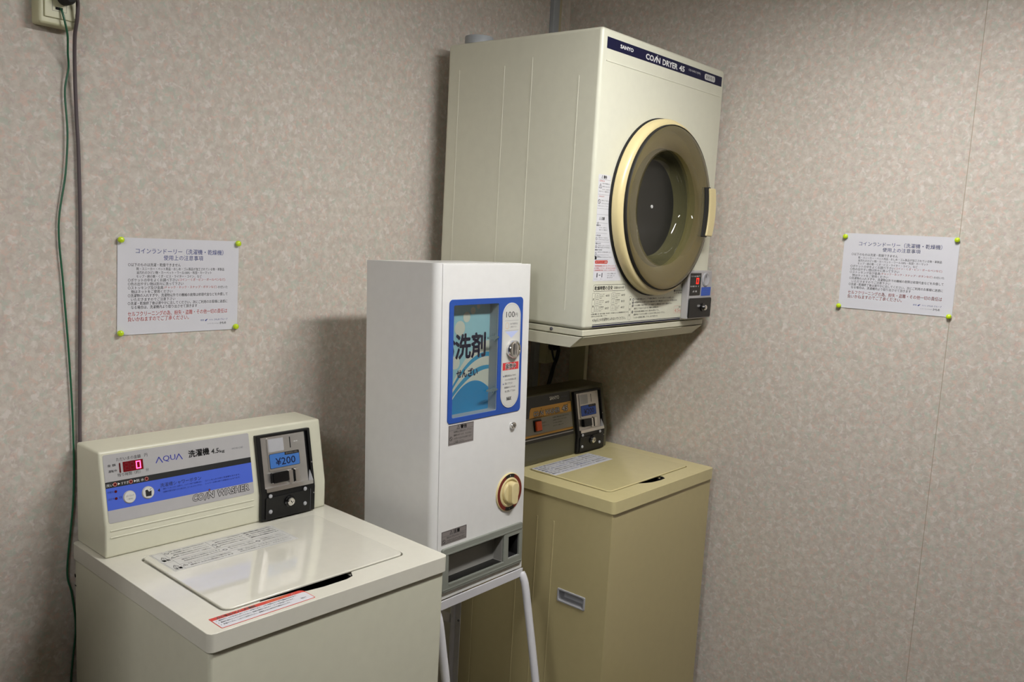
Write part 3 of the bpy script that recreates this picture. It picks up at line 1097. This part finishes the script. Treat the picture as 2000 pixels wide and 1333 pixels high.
mb.lathe([(.1560, -.030), (.1520, -.022), (.1490, -.004), (.1450, .014), (.1380, .024), (.1330, .027)], C0, M['bowl'], 'y', 96)
mb.build('glass_bowl', door, smooth=True)
mb = MB()
mb.lathe([(.1330, .0265), (.1300, .0275), (.0001, .0280)], C0, M['innerdisc'], 'y', 96)
idc = mb.build('inner_disc', door, smooth=True)
mb = MB()
hp = []
for k in range(13):
    a = radians(-17.5 + 35 * k / 12)
    hp.append((C0[0] + .2080 * cos(a), C0[2] + .2290 * sin(a)))
for k in range(13):
    a = radians(17.5 - 35 * k / 12)
    hp.append((C0[0] + .2470 * cos(a), C0[2] + .2330 * sin(a)))
hp = hp[13:] + hp[:13]
mb.prism(hp, .014, .052, M['bone'], fr_front(0))
mb.build('door_handle', door, bevel=.004)
mb = MB()
hp = []
for k in range(9):
    a = radians(-18.5 + 37 * k / 8)
    hp.append((C0[0] + .188 * cos(a), C0[2] + .222 * sin(a)))
for k in range(9):
    a = radians(18.5 - 37 * k / 8)
    hp.append((C0[0] + .2235 * cos(a), C0[2] + .2285 * sin(a)))
mb.prism(hp, .034, .0475, M['rubber'], fr_front(0))
mb.build('handle_mount', door, bevel=.002, seg=2)
mb = MB()
mb.lathe([(.0048, .028), (.0046, .0255), (.0001, .0250)], (.3310, 0, 1.6430), M['whiteink'], 'y', 16)
mb.build('centre_stud', door, smooth=True)
# name strip
s = Sheet(fr_front(0))
s.slab([(.0213, 2.0140), (.6308, 2.0140), (.6308, 2.0415), (.0213, 2.0415)], .0006, M['navy']).up()
s.t('SANYO', .0790, 2.0240, M['whiteink'], .061, .0095, .035)
for a, x, wd in (('CO', .2005, .0400), ('N', .2535, .0200), ('DRYER', .2860, .0810), ('45', .3760, .0300)):
    s.t(a, x, 2.0190, M['whiteink'], wd, .0150, .03)
s.line(.2420, 2.0190, .2535, 2.0340, .0042, M['whiteink']).p(circ(.2580, 2.0367, .0018, 12), M['whiteink'])
s.t('CD-S45C1(W)', .4290, 2.0260, M['whiteink'], .069, .0070)
s.r(.5240, 2.0190, .5880, 2.0355, M['whiteink'], .007).up()
s.t('業務専用', .5300, 2.0225, M['ink'], .052, .0095, .01).frame(.5270, 2.0210, .5850, 2.0335, .0007, M['inkgrey'], .005)
s.build('name_strip', dcab)
# caution label
s = Sheet(fr_front(0))
s.slab([(.0272, 1.4400), (.1565, 1.4400), (.1470, 1.4620), (.1230, 1.4900), (.1040, 1.5200), (.0900, 1.5500), (.0820, 1.5850), (.0775, 1.6200), (.0770, 1.7050), (.0740, 1.7090), (.0250, 1.7090), (.0220, 1.7060), (.0250, 1.6000)], .0003, M['sticker']).up()
s.warn(.0385, 1.7030, .0040, M['inkgrey']).t('警告', .0450, 1.6990, M['ink'], .014, .0078, .03)
s.warn(.0400, 1.5990, .0040, M['inkgrey']).t('注意', .0465, 1.5955, M['ink'], .014, .0078, .03)
for z in (1.6965, 1.6590, 1.6240, 1.6090, 1.5880, 1.5620, 1.5400, 1.5260, 1.5070, 1.4950):
    s.line(.0255, z, .0760 if z > 1.54 else .0900, z, .0005, M['inkgrey'])
s.t('・火災予防のため', .0255, 1.6910, M['inkred'], .024, .0038, .02).t('・さわらないで', .0265, 1.6525, M['inkred'], .026, .0038, .02)
s.t('・異常のときは', .0250, 1.5800, M['ink'], .020, .0038, .02).t('・お子様に注意', .0250, 1.5545, M['ink'], .022, .0038, .02).t('・衣類の入れすぎ', .0250, 1.5340, M['ink'], .026, .0038, .02)
s.t('・乾燥後はすぐに取り出す', .0250, 1.5180, M['ink'], .034, .0038, .02).t('・確認して下さい', .0250, 1.5015, M['ink'], .024, .0038, .02)
s.warn(.0325, 1.6800, .0060, M['ink']).no(.0318, 1.6410, .0058, M['ink']).warn(.0322, 1.5850 + .0, .0052, M['inkgrey']).no(.0305, 1.5480, .0040, M['inkgrey']).no(.0310, 1.5280, .0040, M['inkgrey']).no(.0315, 1.5110, .0040, M['inkgrey'])
s.p(circ(.0325, 1.4990, .0045, 16), M['ink'])
txt = ['油の付いた衣類は乾燥しない', '自然発火や火災のおそれが', 'あります。ご注意下さい', '美容オイル・機械油など', '回転中はドアをあけない', 'けがをするおそれあり', '完全に止まってから', '取り出して下さい']
for k, z in enumerate((1.6850, 1.6775, 1.6705, 1.6650, 1.6425, 1.6355, 1.6290)):
    s.t(txt[k], .0410 if k not in (3, 6) else .0275, z, M['inkgrey'], .0340 if k not in (3, 6) else .046, .0034, .01)
for k, z in enumerate((1.5745, 1.5690, 1.5490, 1.5440, 1.5290, 1.5240, 1.5125, 1.4995)):
    s.t(txt[(k + 2) % 8], .0390, z, M['inkgrey'], .0340 + .0045 * k, .0034, .01)
s.r(.0300, 1.4845, .0880, 1.4930, M['inkred'], .004).up()
s.t('糸くずフィルターの掃除', .0330, 1.4865, M['whiteink'], .052, .0048, .02)
for k, z in enumerate((1.4770, 1.4710, 1.4655)):
    s.t(('・毎回乾燥運転の前に糸くずフィルターを', '必ず掃除して下さい。目づまりのまま使う', 'と乾燥時間が長くなることがあります。')[k], .0285, z, M['inkred'], .100, .0040, .0)
s.t('フィルター', .0300, 1.4440, M['inkgrey'], .018, .0024).t('カバー', .0580, 1.4440, M['inkgrey'], .012, .0024)
s.p(rr(.0410, 1.4490, .0455, 1.4610, .002), M['inkgrey']).p(rr(.0640, 1.4490, .0675, 1.4610, .0015), M['inkgrey']).r(.0510, 1.4545, .0590, 1.4560, M['ink'])
s.t('はずして掃除します', .0900, 1.4575, M['inkgrey'], .040, .0030).t('カチッと差しこむ', .0900, 1.4520, M['inkgrey'], .034, .0030).t('取り付けます', .0900, 1.4470, M['inkgrey'], .026, .0030)
s.build('caution_label', dcab)
# printed instructions
s = Sheet(fr_front(0))
s.up(.0002)
s.frame(.0310, 1.4130, .1825, 1.4305, .0008, M['ink'], .006)
s.t('乾燥時間の目安', .0370, 1.4165, M['ink'], .083, .0102, .02).t('（容量の50％時）', .1260, 1.4180, M['ink'], .050, .0070, .01)
s.frame(.0290, 1.3590, .0410, 1.4095, .0005, M['ink'], .003)
s.t('厚', .0320, 1.3900, M['ink'], .0055, .0055, .01).t('物', .0320, 1.3720, M['ink'], .0055, .0055, .01)
cloth = (('ジーンズ', 'ズボン', 'など'), ('バスタオル', 'トレーナー', 'など'), ('作業着', 'スウェット', 'など'))
for j, x in enumerate((.0430, .1180)):
    for i in range(3):
        z = 1.3935 - i * .0165
        s.frame(x, z, x + .0180, z + .0150, .0005, M['inkgrey'], .003)
        s.line(x + .005, z + .004, x + .009, z + .012, .0005, M['inkgrey']).line(x + .009, z + .012, x + .013, z + .004, .0005, M['inkgrey']).line(x + .004, z + .0045, x + .014, z + .0045, .0005, M['inkgrey'])
        for k in range(3):
            s.t(cloth[(i + j) % 3][k], x + .0205, z + .0100 - k * .0048, M['ink'], .0200 if k < 2 else .011, .0034, .01)
        s.t(('40分', '60分', '50分')[(i + j) % 3], x + .0470, z + .0045, M['ink'], .0180, .0066, .01)
s.t('※衣類の種類・量・脱水の程度・布の厚さ・外気温などにより乾燥時間は変わります。', .0285, 1.3525, M['ink'], .178, .0038, .01)
s.t('生乾きのときは追加で運転して下さい。', .0300, 1.3470, M['ink'], .074, .0036, .01)
s.t('4.5kg以上の洗濯物を入れないでください。', .0362, 1.3335, M['ink'], .157, .0098, .01)
s.frame(.2050, 1.3320, .2175, 1.3965, .0005, M['inkgrey'], .003)
for z, q in ((1.3850, '使'), (1.3730, 'い'), (1.3580, '方'), (1.3420, 'を')):
    s.t(q, .2085, z, M['ink'], .0055, .0058, .02)
ins = ('ドアを開け衣類を入れて、ドアを確実に閉めます。フィルターが付いているか確認します。', '100円硬貨を投入口に1枚ずつ入れると運転が始まります。硬貨は続けて入れて下さい。残り時間は表示部',
       'コインは連続して投入できます。コインを追加すると時間が延長されます。お確かめ下さい。', '運転中にドアをあけると止まります。閉めると再び動きます。', '終了前の約10分間は送風運転になります。衣類を早めに取り出して下さい。',
       '運転中はドアのガラスが熱くなりますので手をふれないで下さい。', 'フィルターは使用後に掃除して下さい。糸くずを取ります。')
zz = (1.3850, 1.3765, 1.3680, 1.3595, 1.3510, 1.3430, 1.3345)
ww = (.215, .232, .205, .130, .135, .170, .130)
for k in range(7):
    s.t(ins[k], .2330, zz[k], M['ink'], ww[k], .0052, .008)
for k, z in enumerate((1.3872, 1.3787, 1.3702, 1.3530)):
    s.p(circ(.2255, z, .0038, 16), M['ink'])
s.up(.0001)
for k, z in enumerate((1.3848, 1.3763, 1.3678, 1.3506)):
    s.t(str(k + 1), .2240, z, M['whiteink'], .0028, .0048, .02)
s.r(.4440, 1.4040, .4510, 1.4095, M['ink']).t('電気用品', .4525, 1.4045, M['ink'], .038, .0045, .01).t('三洋電機', .4440, 1.3980, M['ink'], .046, .0045, .01)
s.frame(.4520, 1.3405, .4960, 1.3620, .0005, M['lightred'], .001).t('最大', .4800, 1.3560, M['ink'], .010, .0045).t('4.5', .4570, 1.3430, M['lightred'], .024, .0110).t('kg', .4830, 1.3430, M['lightred'], .010, .0080)
s.r(.0362, 1.3205, .4925, 1.3243, M['navy']).r(.0362, 1.3262, .4925, 1.3278, M['navy'])
s.build('printed_instructions', dcab)
# coin unit
mb = MB()
mb.prism([(.4935, 1.3225), (.6460, 1.3225), (.6330, 1.4660), (.4865, 1.4660)], .0, .021, M['silver'], fr_front(0))
cu = mb.build('coin_unit', dr, bevel=.003, seg=3)
s = Sheet(fr_front(-.0212))
s.slab(rr(.4985, 1.3925, .5640, 1.4590, (.001, .004, .001, .001)), .0006, M['blackgloss']).up()
s.t('ただいまの料金 円', .5020, 1.4475, M['whiteink'], .054, .0050).t('残り時間（約） 分', .5010, 1.4175, M['whiteink'], .052, .0048).t('点 検', .5160, 1.4020, M['whiteink'], .028, .0055)
s.up(.0001)
seg7(s, .5350, 1.4270, .0150, .0175, 'abcdef', M['led2'], None)
s.build('digital_display', cu)['label'] = 'red digital display on black window'
mb = MB()
mb.lathe([(.0215, 0), (.0215, -.002), (.018, -.004), (.015, -.002), (.0001, -.0008)], (.5930, -.021, 1.4400), M['ltgrey'], 'y', 36)
mb.box((.5921, -.0230, 1.4450), (.5940, -.0216, 1.4530), M['dark'])
mb.build('coin_slot', cu, smooth=True)
s = Sheet(fr_front(-.0212))
s.slab(rr(.5715, 1.3905, .6290, 1.4165, .001), .0007, M['dkblue']).up()
s.t('100円硬貨', .5800, 1.4080, M['ltblue'], .040, .0045).t('連続投入', .5800, 1.4010, M['ltblue'], .040, .0040).t('できます', .5800, 1.3940, M['ltblue'], .040, .0040)
s.build('price_label', cu)
mb = MB()
mb.prism(rr(.4965, 1.3255, .6350, 1.3850, .006), 0, .004, M['black'], fr_front(-.021))
cd = mb.build('coin_door', cu, bevel=.002, seg=2)
mb = MB()
mb.lathe([(.0120, 0), (.0120, -.0025), (.0100, -.0035), (.0001, -.0035)], (.5800, -.025, 1.3560), M['blackgloss'], 'y', 24)
mb.lathe([(.0085, -.003), (.0080, -.011), (.006, -.013), (.003, -.0115), (.0001, -.0115)], (.5800, -.025, 1.3560), M['chrome'], 'y', 24)
mb.build('key_lock', cd, smooth=True)

# dryer stand
ds = thing('dryer_stand', 'ivory steel stand carrying the dryer, its rear post standing behind the yellowed washer', 'stand',
           (-.6816, -.5928, 0), (0, 0, -.0277))
mb = MB()
fx = (Vector((.0, 0, 0)), Vector((0, 1, 0)), Vector((0, 0, 1)))
prof = [(.002, 1.2962), (.041, 1.2655), (.051, 1.2655), (.051, 1.2962)]
mb.prism(prof, .012, DW - .012, M['dryside'], fx)
mb.build('front_beam', ds, bevel=.001, seg=2)
for x0, x1 in ((.001, .012), (DW - .012, DW - .001)):
    mb = MB()
    mb.prism([(.006, 1.2958), (.0405, 1.2655), (DD - .002, 1.2655), (DD - .002, 1.2958)], x0, x1, M['offstand'], fx)
    mb.build('side_arm', ds, bevel=.001, seg=2)
mb = MB()
mb.box((.012, DD - .04, 1.2655), (DW - .012, DD - .004, 1.2955), M['offstand'])
mb.build('rear_beam', ds)
ox, oy = .6816, .5928
mb = MB()      # angle post: web facing left, its shade put into the colour, narrow flange facing the room
mb.box((-.046 + ox, -.160 + oy, .0), (-.043 + ox, -.098 + oy, 1.2655), M['post'])
mb.box((-.046 + ox, -.163 + oy, .0), (-.030 + ox, -.160 + oy, 1.2655), M['offstand'])
mb.build('rear_post', ds)
mb = MB()
mb.box((-.650 + ox, -.147 + oy, .0), (-.647 + ox, -.098 + oy, 1.2655), M['offstand'])
mb.box((-.650 + ox, -.150 + oy, .0), (-.615 + ox, -.147 + oy, 1.2655), M['offstand'])
mb.build('rear_post', ds)

# ---------------------------------------------------------------- detergent vending machine
VW, VD, VH = .3221, .235, .8027
vm = thing('detergent_vending_machine', 'tall white detergent vending machine with a blue-framed window, between the two washers', 'vending machine',
           (-1.0688, -.4824, .6735), (-.0337, 0, -.024))
mb = MB()
arc = [(-.004 - .016 * sin(radians(a)), .016 - .016 * cos(radians(a))) for a in range(0, 91, 15)]
pl = [(0, 0)] + arc + [(-.020, VD), (VW, VD), (VW, .031), (.0005, .031)]
pl = list(reversed(pl))
mb.prism(pl, 0, VH, M['white'], fr_top(0))
vc = mb.build('cabinet', vm, smooth=True)
mb = MB()
mb.box((.0018, 0, .001), (VW, .0300, VH - .001), M['white'])
vd = mb.build('door', vm, bevel=.0022, seg=3)
c1 = MB()
c1.prism(rr(.0392, .4395, .1990, .7050, .003), -.027, .02, M['ltgrey'], fr_front(0))
c2 = MB()
c2.box((.0345, -.02, .0375), (.2380, .0295, .1100), M['pocket'])
c3 = MB()
c3.box((.2565, -.02, .0415), (.3002, .0295, .1003), M['dark'])
carve(vd, [c1, c2, c3])
c4 = MB()
c4.box((.0345, .02, .0375), (.2380, .105, .1100), M['pocket'])
carve(vc, [c4])
s = Sheet(fr_front(0))
a = rr(.0245, .4265, .2925, .7188, .010)
mbf = MB()
mbf.prism(a, 0, .0022, M['royal'], fr_front(0))
fr_o = mbf.build('window_frame', vd, bevel=.0008, seg=2)
cc = MB()
cc.prism(rr(.0392, .4395, .1990, .7050, .004), -.01, .02, M['royal'], fr_front(0))
carve(fr_o, [cc])
# poster
PY = .0266
s = Sheet(fr_front(PY))
bx = (.0400, .4402, .1985, .7045)


def clip(pts):
    x0, y0, x1, y1 = bx
    return [(min(max(a, x0), x1), min(max(b, y0), y1)) for a, b in pts]


s.r(*bx, M['sky']).up()


def band(top, bot, m, n=24):
    U = [top(i / n) for i in range(n + 1)]
    Lw = [bot(i / n) for i in range(n + 1)]
    for i in range(n):
        xa, xb = bx[0] + (bx[2] - bx[0]) * i / n, bx[0] + (bx[2] - bx[0]) * (i + 1) / n
        q = [(xa, Lw[i]), (xb, Lw[i + 1]), (xb, U[i + 1]), (xa, U[i])]
        s.p(clip(q), m)


def ease(t, a, b, c):     # quadratic through 3 heights at t=0,.5,1
    return a * (1 - t) * (1 - 2 * t) + b * 4 * t * (1 - t) + c * t * (2 * t - 1)


band(lambda t: ease(t, .470, .578, .612), lambda t: .4402, M['postcream'])
s.up()
band(lambda t: ease(t, .470, .560, .583), lambda t: ease(t, .463, .549, .572), M['wave'])
band(lambda t: ease(t, .462, .532, .550), lambda t: ease(t, .452, .519, .541), M['wave'])
s.up()
band(lambda t: ease(t, .440, .512, .494), lambda t: .4402, M['sea'])
s.up()
for x, y, r in ((.1135, .6730, .0125), (.1355, .6880, .0090), (.1550, .6975, .0062), (.0900, .6470, .0180), (.0760, .5650, .016)):
    s.p(circ(x, y, r, 28), M['postcream'])
s.up()
s.t('洗剤', .0760, .5735, M['purple'], .1070, .0590, .030)
s.t('お', .0405, .578, M['purple'], .0335, .0500, .030)
s.t('せんざい', .0815, .5275, M['purple'], .0750, .0200, .035)
s.build('poster', vd)
s = Sheet(fr_front(.0018))
s.slab(rr(.0393, .4396, .1989, .7049, .003), .0012, M['pane'])
pn = s.build('window_pane', vd)
for z in (.622, .492):
    mb = MB()
    mb.prism([(.158, z - .002), (.185, z - .0045), (.200, z - .0015), (.200, z + .0015), (.186, z + .0045), (.158, z + .002)], .002, .0040, M['acryl'], fr_front(0))
    mb.prism([(.181, z - .010), (.184, z - .010), (.186, z + .0095), (.183, z + .0095)], .002, .0036, M['acryl'], fr_front(0))
    mb.build('pane_clip', vd)
# coin panel
s = Sheet(fr_front(-.0022))
s.slab(rr(.2119, .4400, .2815, .7055, .0345, 12), .0016, M['clearst']).up()
s.frame(.2150, .4430, .2784, .7025, .0008, M['ltgrey'], .0315)
s.t('100', .2245, .6690, M['ink'], .0330, .0145, -.004).t('円', .2595, .6695, M['ink'], .0098, .0095)
s.line(.2200, .6610, .2740, .6610, .0005, M['inkgrey']).line(.2200, .6360, .2740, .6360, .0005, M['inkgrey'])
s.frame(.2225, .6405, .2355, .6560, .0007, M['gold'], .005)
s.t('100円硬貨を', .2400, .6500, M['inkgrey'], .0300, .0050, .0).t('ご使用下さい', .2400, .6425, M['inkgrey'], .0270, .0046, .0)
s.p([(.2470, .6170), (.2735, .6340), (.2215, .6340)], M['purpleblue'])
s.r(.2165, .5365, .2780, .5555, M['redlabel']).up()
s.h += .0001
s.t('発売中', .2270, .5390, M['whiteink'], .0400, .0140, .07).up()
s.t('発売中', .2280, .5400, M['ink'], .0380, .0120, .01)
s.p(circ(.2205, .5215, .0018, 12), M['inkblue']).p(circ(.2200, .5020, .0018, 12), M['inkblue'])
for k, q in enumerate(('硬貨を投入してから', 'ハンドルを右に1回', '回して下さい', '返却はハンドルを', '左に回して下さい')):
    s.t(q, .2245 if k not in (1, 2, 4) else .2265, .5195 - k * .0098, M['inkgrey'], (.044, .043, .030, .043, .042)[k], .0052, .01)
s.t('NAX', .2350, .4590, M['ink'], .0180, .0095, .04)
s.build('coin_panel', vd)
mb = MB()
mb.lathe([(.0226, 0), (.0228, -.0085), (.0205, -.0120), (.0170, -.0130), (.0160, -.0110), (.0001, -.0105)], (.2512, -.0036, .5885), M['chrome'], 'y', 40)
mb.box((.2475, -.0185, .5745), (.2500, -.0138, .6030), M['steel'])
mb.box((.2525, -.0185, .5745), (.2550, -.0138, .6030), M['steel'])
mb.box((.2500, -.0146, .5760), (.2525, -.0140, .6015), M['dark'])
mb.build('coin_slot', vd, smooth=True)
mb = MB()
mb.lathe([(.0095, 0), (.0095, -.006), (.0080, -.008), (.006, -.008), (.0055, -.0068), (.0001, -.0068)], (.2640, 0, .3915), M['chrome'], 'y', 24)
mb.box((.2632, -.0075, .3880), (.2648, -.0069, .3950), M['dark'])
mb.build('key_lock', vd, smooth=True)
mb = MB()
KC = (.2575, 0, .2185)
mb.lathe([(.0500, 0), (.0500, -.003), (.0480, -.0045)], KC, M['bone'], 'y', 48)
mb.lathe([(.0480, -.0045), (.0385, -.0048)], KC, M['maroon'], 'y', 48)
mb.lathe([(.0385, -.0048), (.0360, -.0065), (.0340, -.0065), (.0320, -.003), (.0001, -.003)], KC, M['bone'], 'y', 48)
kb = mb.build('dial', vd, smooth=True)
for a0 in (90, 270):
    s = Sheet(fr_front(0), base=.0049)
    P = [(KC[0] + .0478 * cos(radians(a)), KC[2] + .0478 * sin(radians(a))) for a in range(a0 - 22, a0 + 23, 4)]
    Q = [(KC[0] + .0388 * cos(radians(a)), KC[2] + .0388 * sin(radians(a))) for a in range(a0 - 22, a0 + 23, 4)]
    for i in range(len(P) - 1):
        s.p([P[i], P[i + 1], Q[i + 1], Q[i]], M['ink'])
    s.up()
    zz_ = .0435 if a0 == 90 else -.0435
    s.line(KC[0], KC[2] + zz_ - .002, KC[0], KC[2] + zz_ + .002, .001, M['whiteink'])
    s.build('dial_marking', kb)
mb = MB()
mb.prism(rr(KC[0] - .0125, KC[2] - .0285, KC[0] + .0125, KC[2] + .0285, .010), .003, .024, M['bone'], fr_front(0))
mb.lathe([(.0275, -.003), (.0265, -.010), (.0001, -.011)], KC, M['bone'], 'y', 40)
mb.build('turn_knob', kb, bevel=.003)
# chute bezel
mb = MB()
mb.prism(rr(.0128, .0190, .3128, .1285, .006), 0, .007, M['greyplastic'], fr_front(0))
bz = mb.build('dispensing_bezel', vd, bevel=.0035, seg=3)
c1 = MB()
c1.box((.0350, -.02, .0375), (.2380, .004, .1095), M['greyplastic'])
c2 = MB()
c2.box((.2570, -.02, .0420), (.3000, .004, .1000), M['greyplastic'])
carve(bz, [c1, c2])
mb = MB()
mb.add([(.0355, .000, .0387), (.2370, .000, .0387), (.2370, .103, .0387), (.0355, .103, .0387)], [(0, 1, 2, 3)], M['tray'])
mb.add([(.0355, .008, .1090), (.2370, .008, .1090), (.2370, .060, .060), (.0355, .060, .060)], [(3, 2, 1, 0)], M['pocket'])
mb.box((.0350, -.0078, .0340), (.2385, -.001, .0385), M['greyplastic'])
mb.prism(rr(.0150, .1120, .3100, .1150, .001), .0065, .0082, M['greyplastic'], fr_front(0))
mb.prism(rr(.0150, .0255, .3100, .0280, .001), .0065, .0082, M['greyplastic'], fr_front(0))
mb.build('dispensing_tray', bz)
for (x0, z0, x1, z1, ti) in ((.0305, .3740, .1177, .4225, '警告'), (.0140, .1355, .1010, .1690, '注意')):
    s = Sheet(fr_front(0))
    s.slab([(x0, z0), (x1, z0), (x1, z1), (x0, z1)], .0003, M['greyst']).up()
    s.frame(x0 + .001, z0 + .0035, x1 - .001, z1 - .001, .0008, M['ink'])
    s.line(x0 + .001, z1 - .0125, x1 - .001, z1 - .0125, .0006, M['inkgrey'])
    s.warn(x0 + .033, z1 - .007, .0046, M['ink']).t(ti, x0 + .041, z1 - .0112, M['ink'], .022, .0086, .04)
    s.no(x0 + .0085, (z0 + z1) / 2 - .008, .0050, M['ink'])
    L4 = ('転倒防止工事を必ずして下さい', '機械をゆすったり、たたかない', 'けがをするおそれがあります', 'ご注意ください') if ti == '警告' else ('取出口に手を入れないで下さい', 'けがをするおそれがあります')
    for k, q in enumerate(L4):
        s.t(q, x0 + .018, z1 - .0200 - k * .0080, M['ink'], .062 if k < 3 else .036, .0052, .01)
    s.build('caution_label', vd)

# vending stand
vs_ = thing('machine_stand', 'white tubular steel stand with splayed front legs under the vending machine', 'stand',
            (-1.0688, -.4824, 0), (0, 0, -.024))
sy = -.0337
mb = MB()
mb.box((-.016, -.001, .6485), (VW + .004, .003, .6712), M['stand'])
mb.box((-.016, .003, .6485), (VW + .004, .022, .6515), M['stand'])
mb.build('front_rail', vs_, bevel=.0012, seg=2)
for x in (-.016, VW - .016):
    mb = MB()
    mb.prism([(.003, .6485), (VD + .02, .6405), (VD + .02, .6620), (.003, .6700)], x, x + .020, M['stand'], (Vector((0, 0, 0)), Vector((0, 1, 0)), Vector((0, 0, 1))))
    mb.build('side_rail', vs_, bevel=.001, seg=2)
mb = MB()
mb.box((-.016, VD, .638), (VW + .004, VD + .02, .6605), M['stand'])
mb.build('rear_rail', vs_)
for x in (.002, VW + .004):
    mb = MB()
    mb.tube([(x, .004, .655), (x, -.002, .648), (x + .001, -.011, .625), (x + .002, -.0225, .57), (x + .002, -.044, .47), (x + .002, -.0655, .3665), (x + .002, -.105, .18), (x + .002, -.140, .012)],
            .0105, M['stand'], 16)
    lg = mb.build('front_leg', vs_, smooth=True)
    mb = MB()
    mb.lathe([(.0001, -.012), (.014, -.012), (.013, .012), (.011, .014)], (x + .002, -.140, .012), M['rubber'], 'z', 16)
    mb.build('rubber_foot', lg, smooth=True)
for x in (-.004, VW + .004):
    mb = MB()
    mb.box((x, .2135, 0), (x + .0018, .2345, .660), M['stand'])
    mb.box((x - .018, .2327, 0), (x + .0018, .2345, .660), M['stand'])
    lg = mb.build('rear_leg', vs_)
    mb = MB()
    mb.lathe([(.0035, 0), (.003, -.003), (.0001, -.004)], (x, .2185, .449), M['inkgrey'], 'x', 12)
    mb.build('bolt', lg, smooth=True)
mb = MB()
fr = (Vector((0, .236, 0)), Vector((1, 0, 0)), Vector((0, 0, 1)))
mb.prism([(VW - .012, .30), (VW + .002, .30), (VW + .002, .46), (.02, .636), (.0, .636), (.0, .62), (VW - .012, .44)], -.0015, .0, M['stand'], fr)
mb.build('diagonal_brace', vs_)
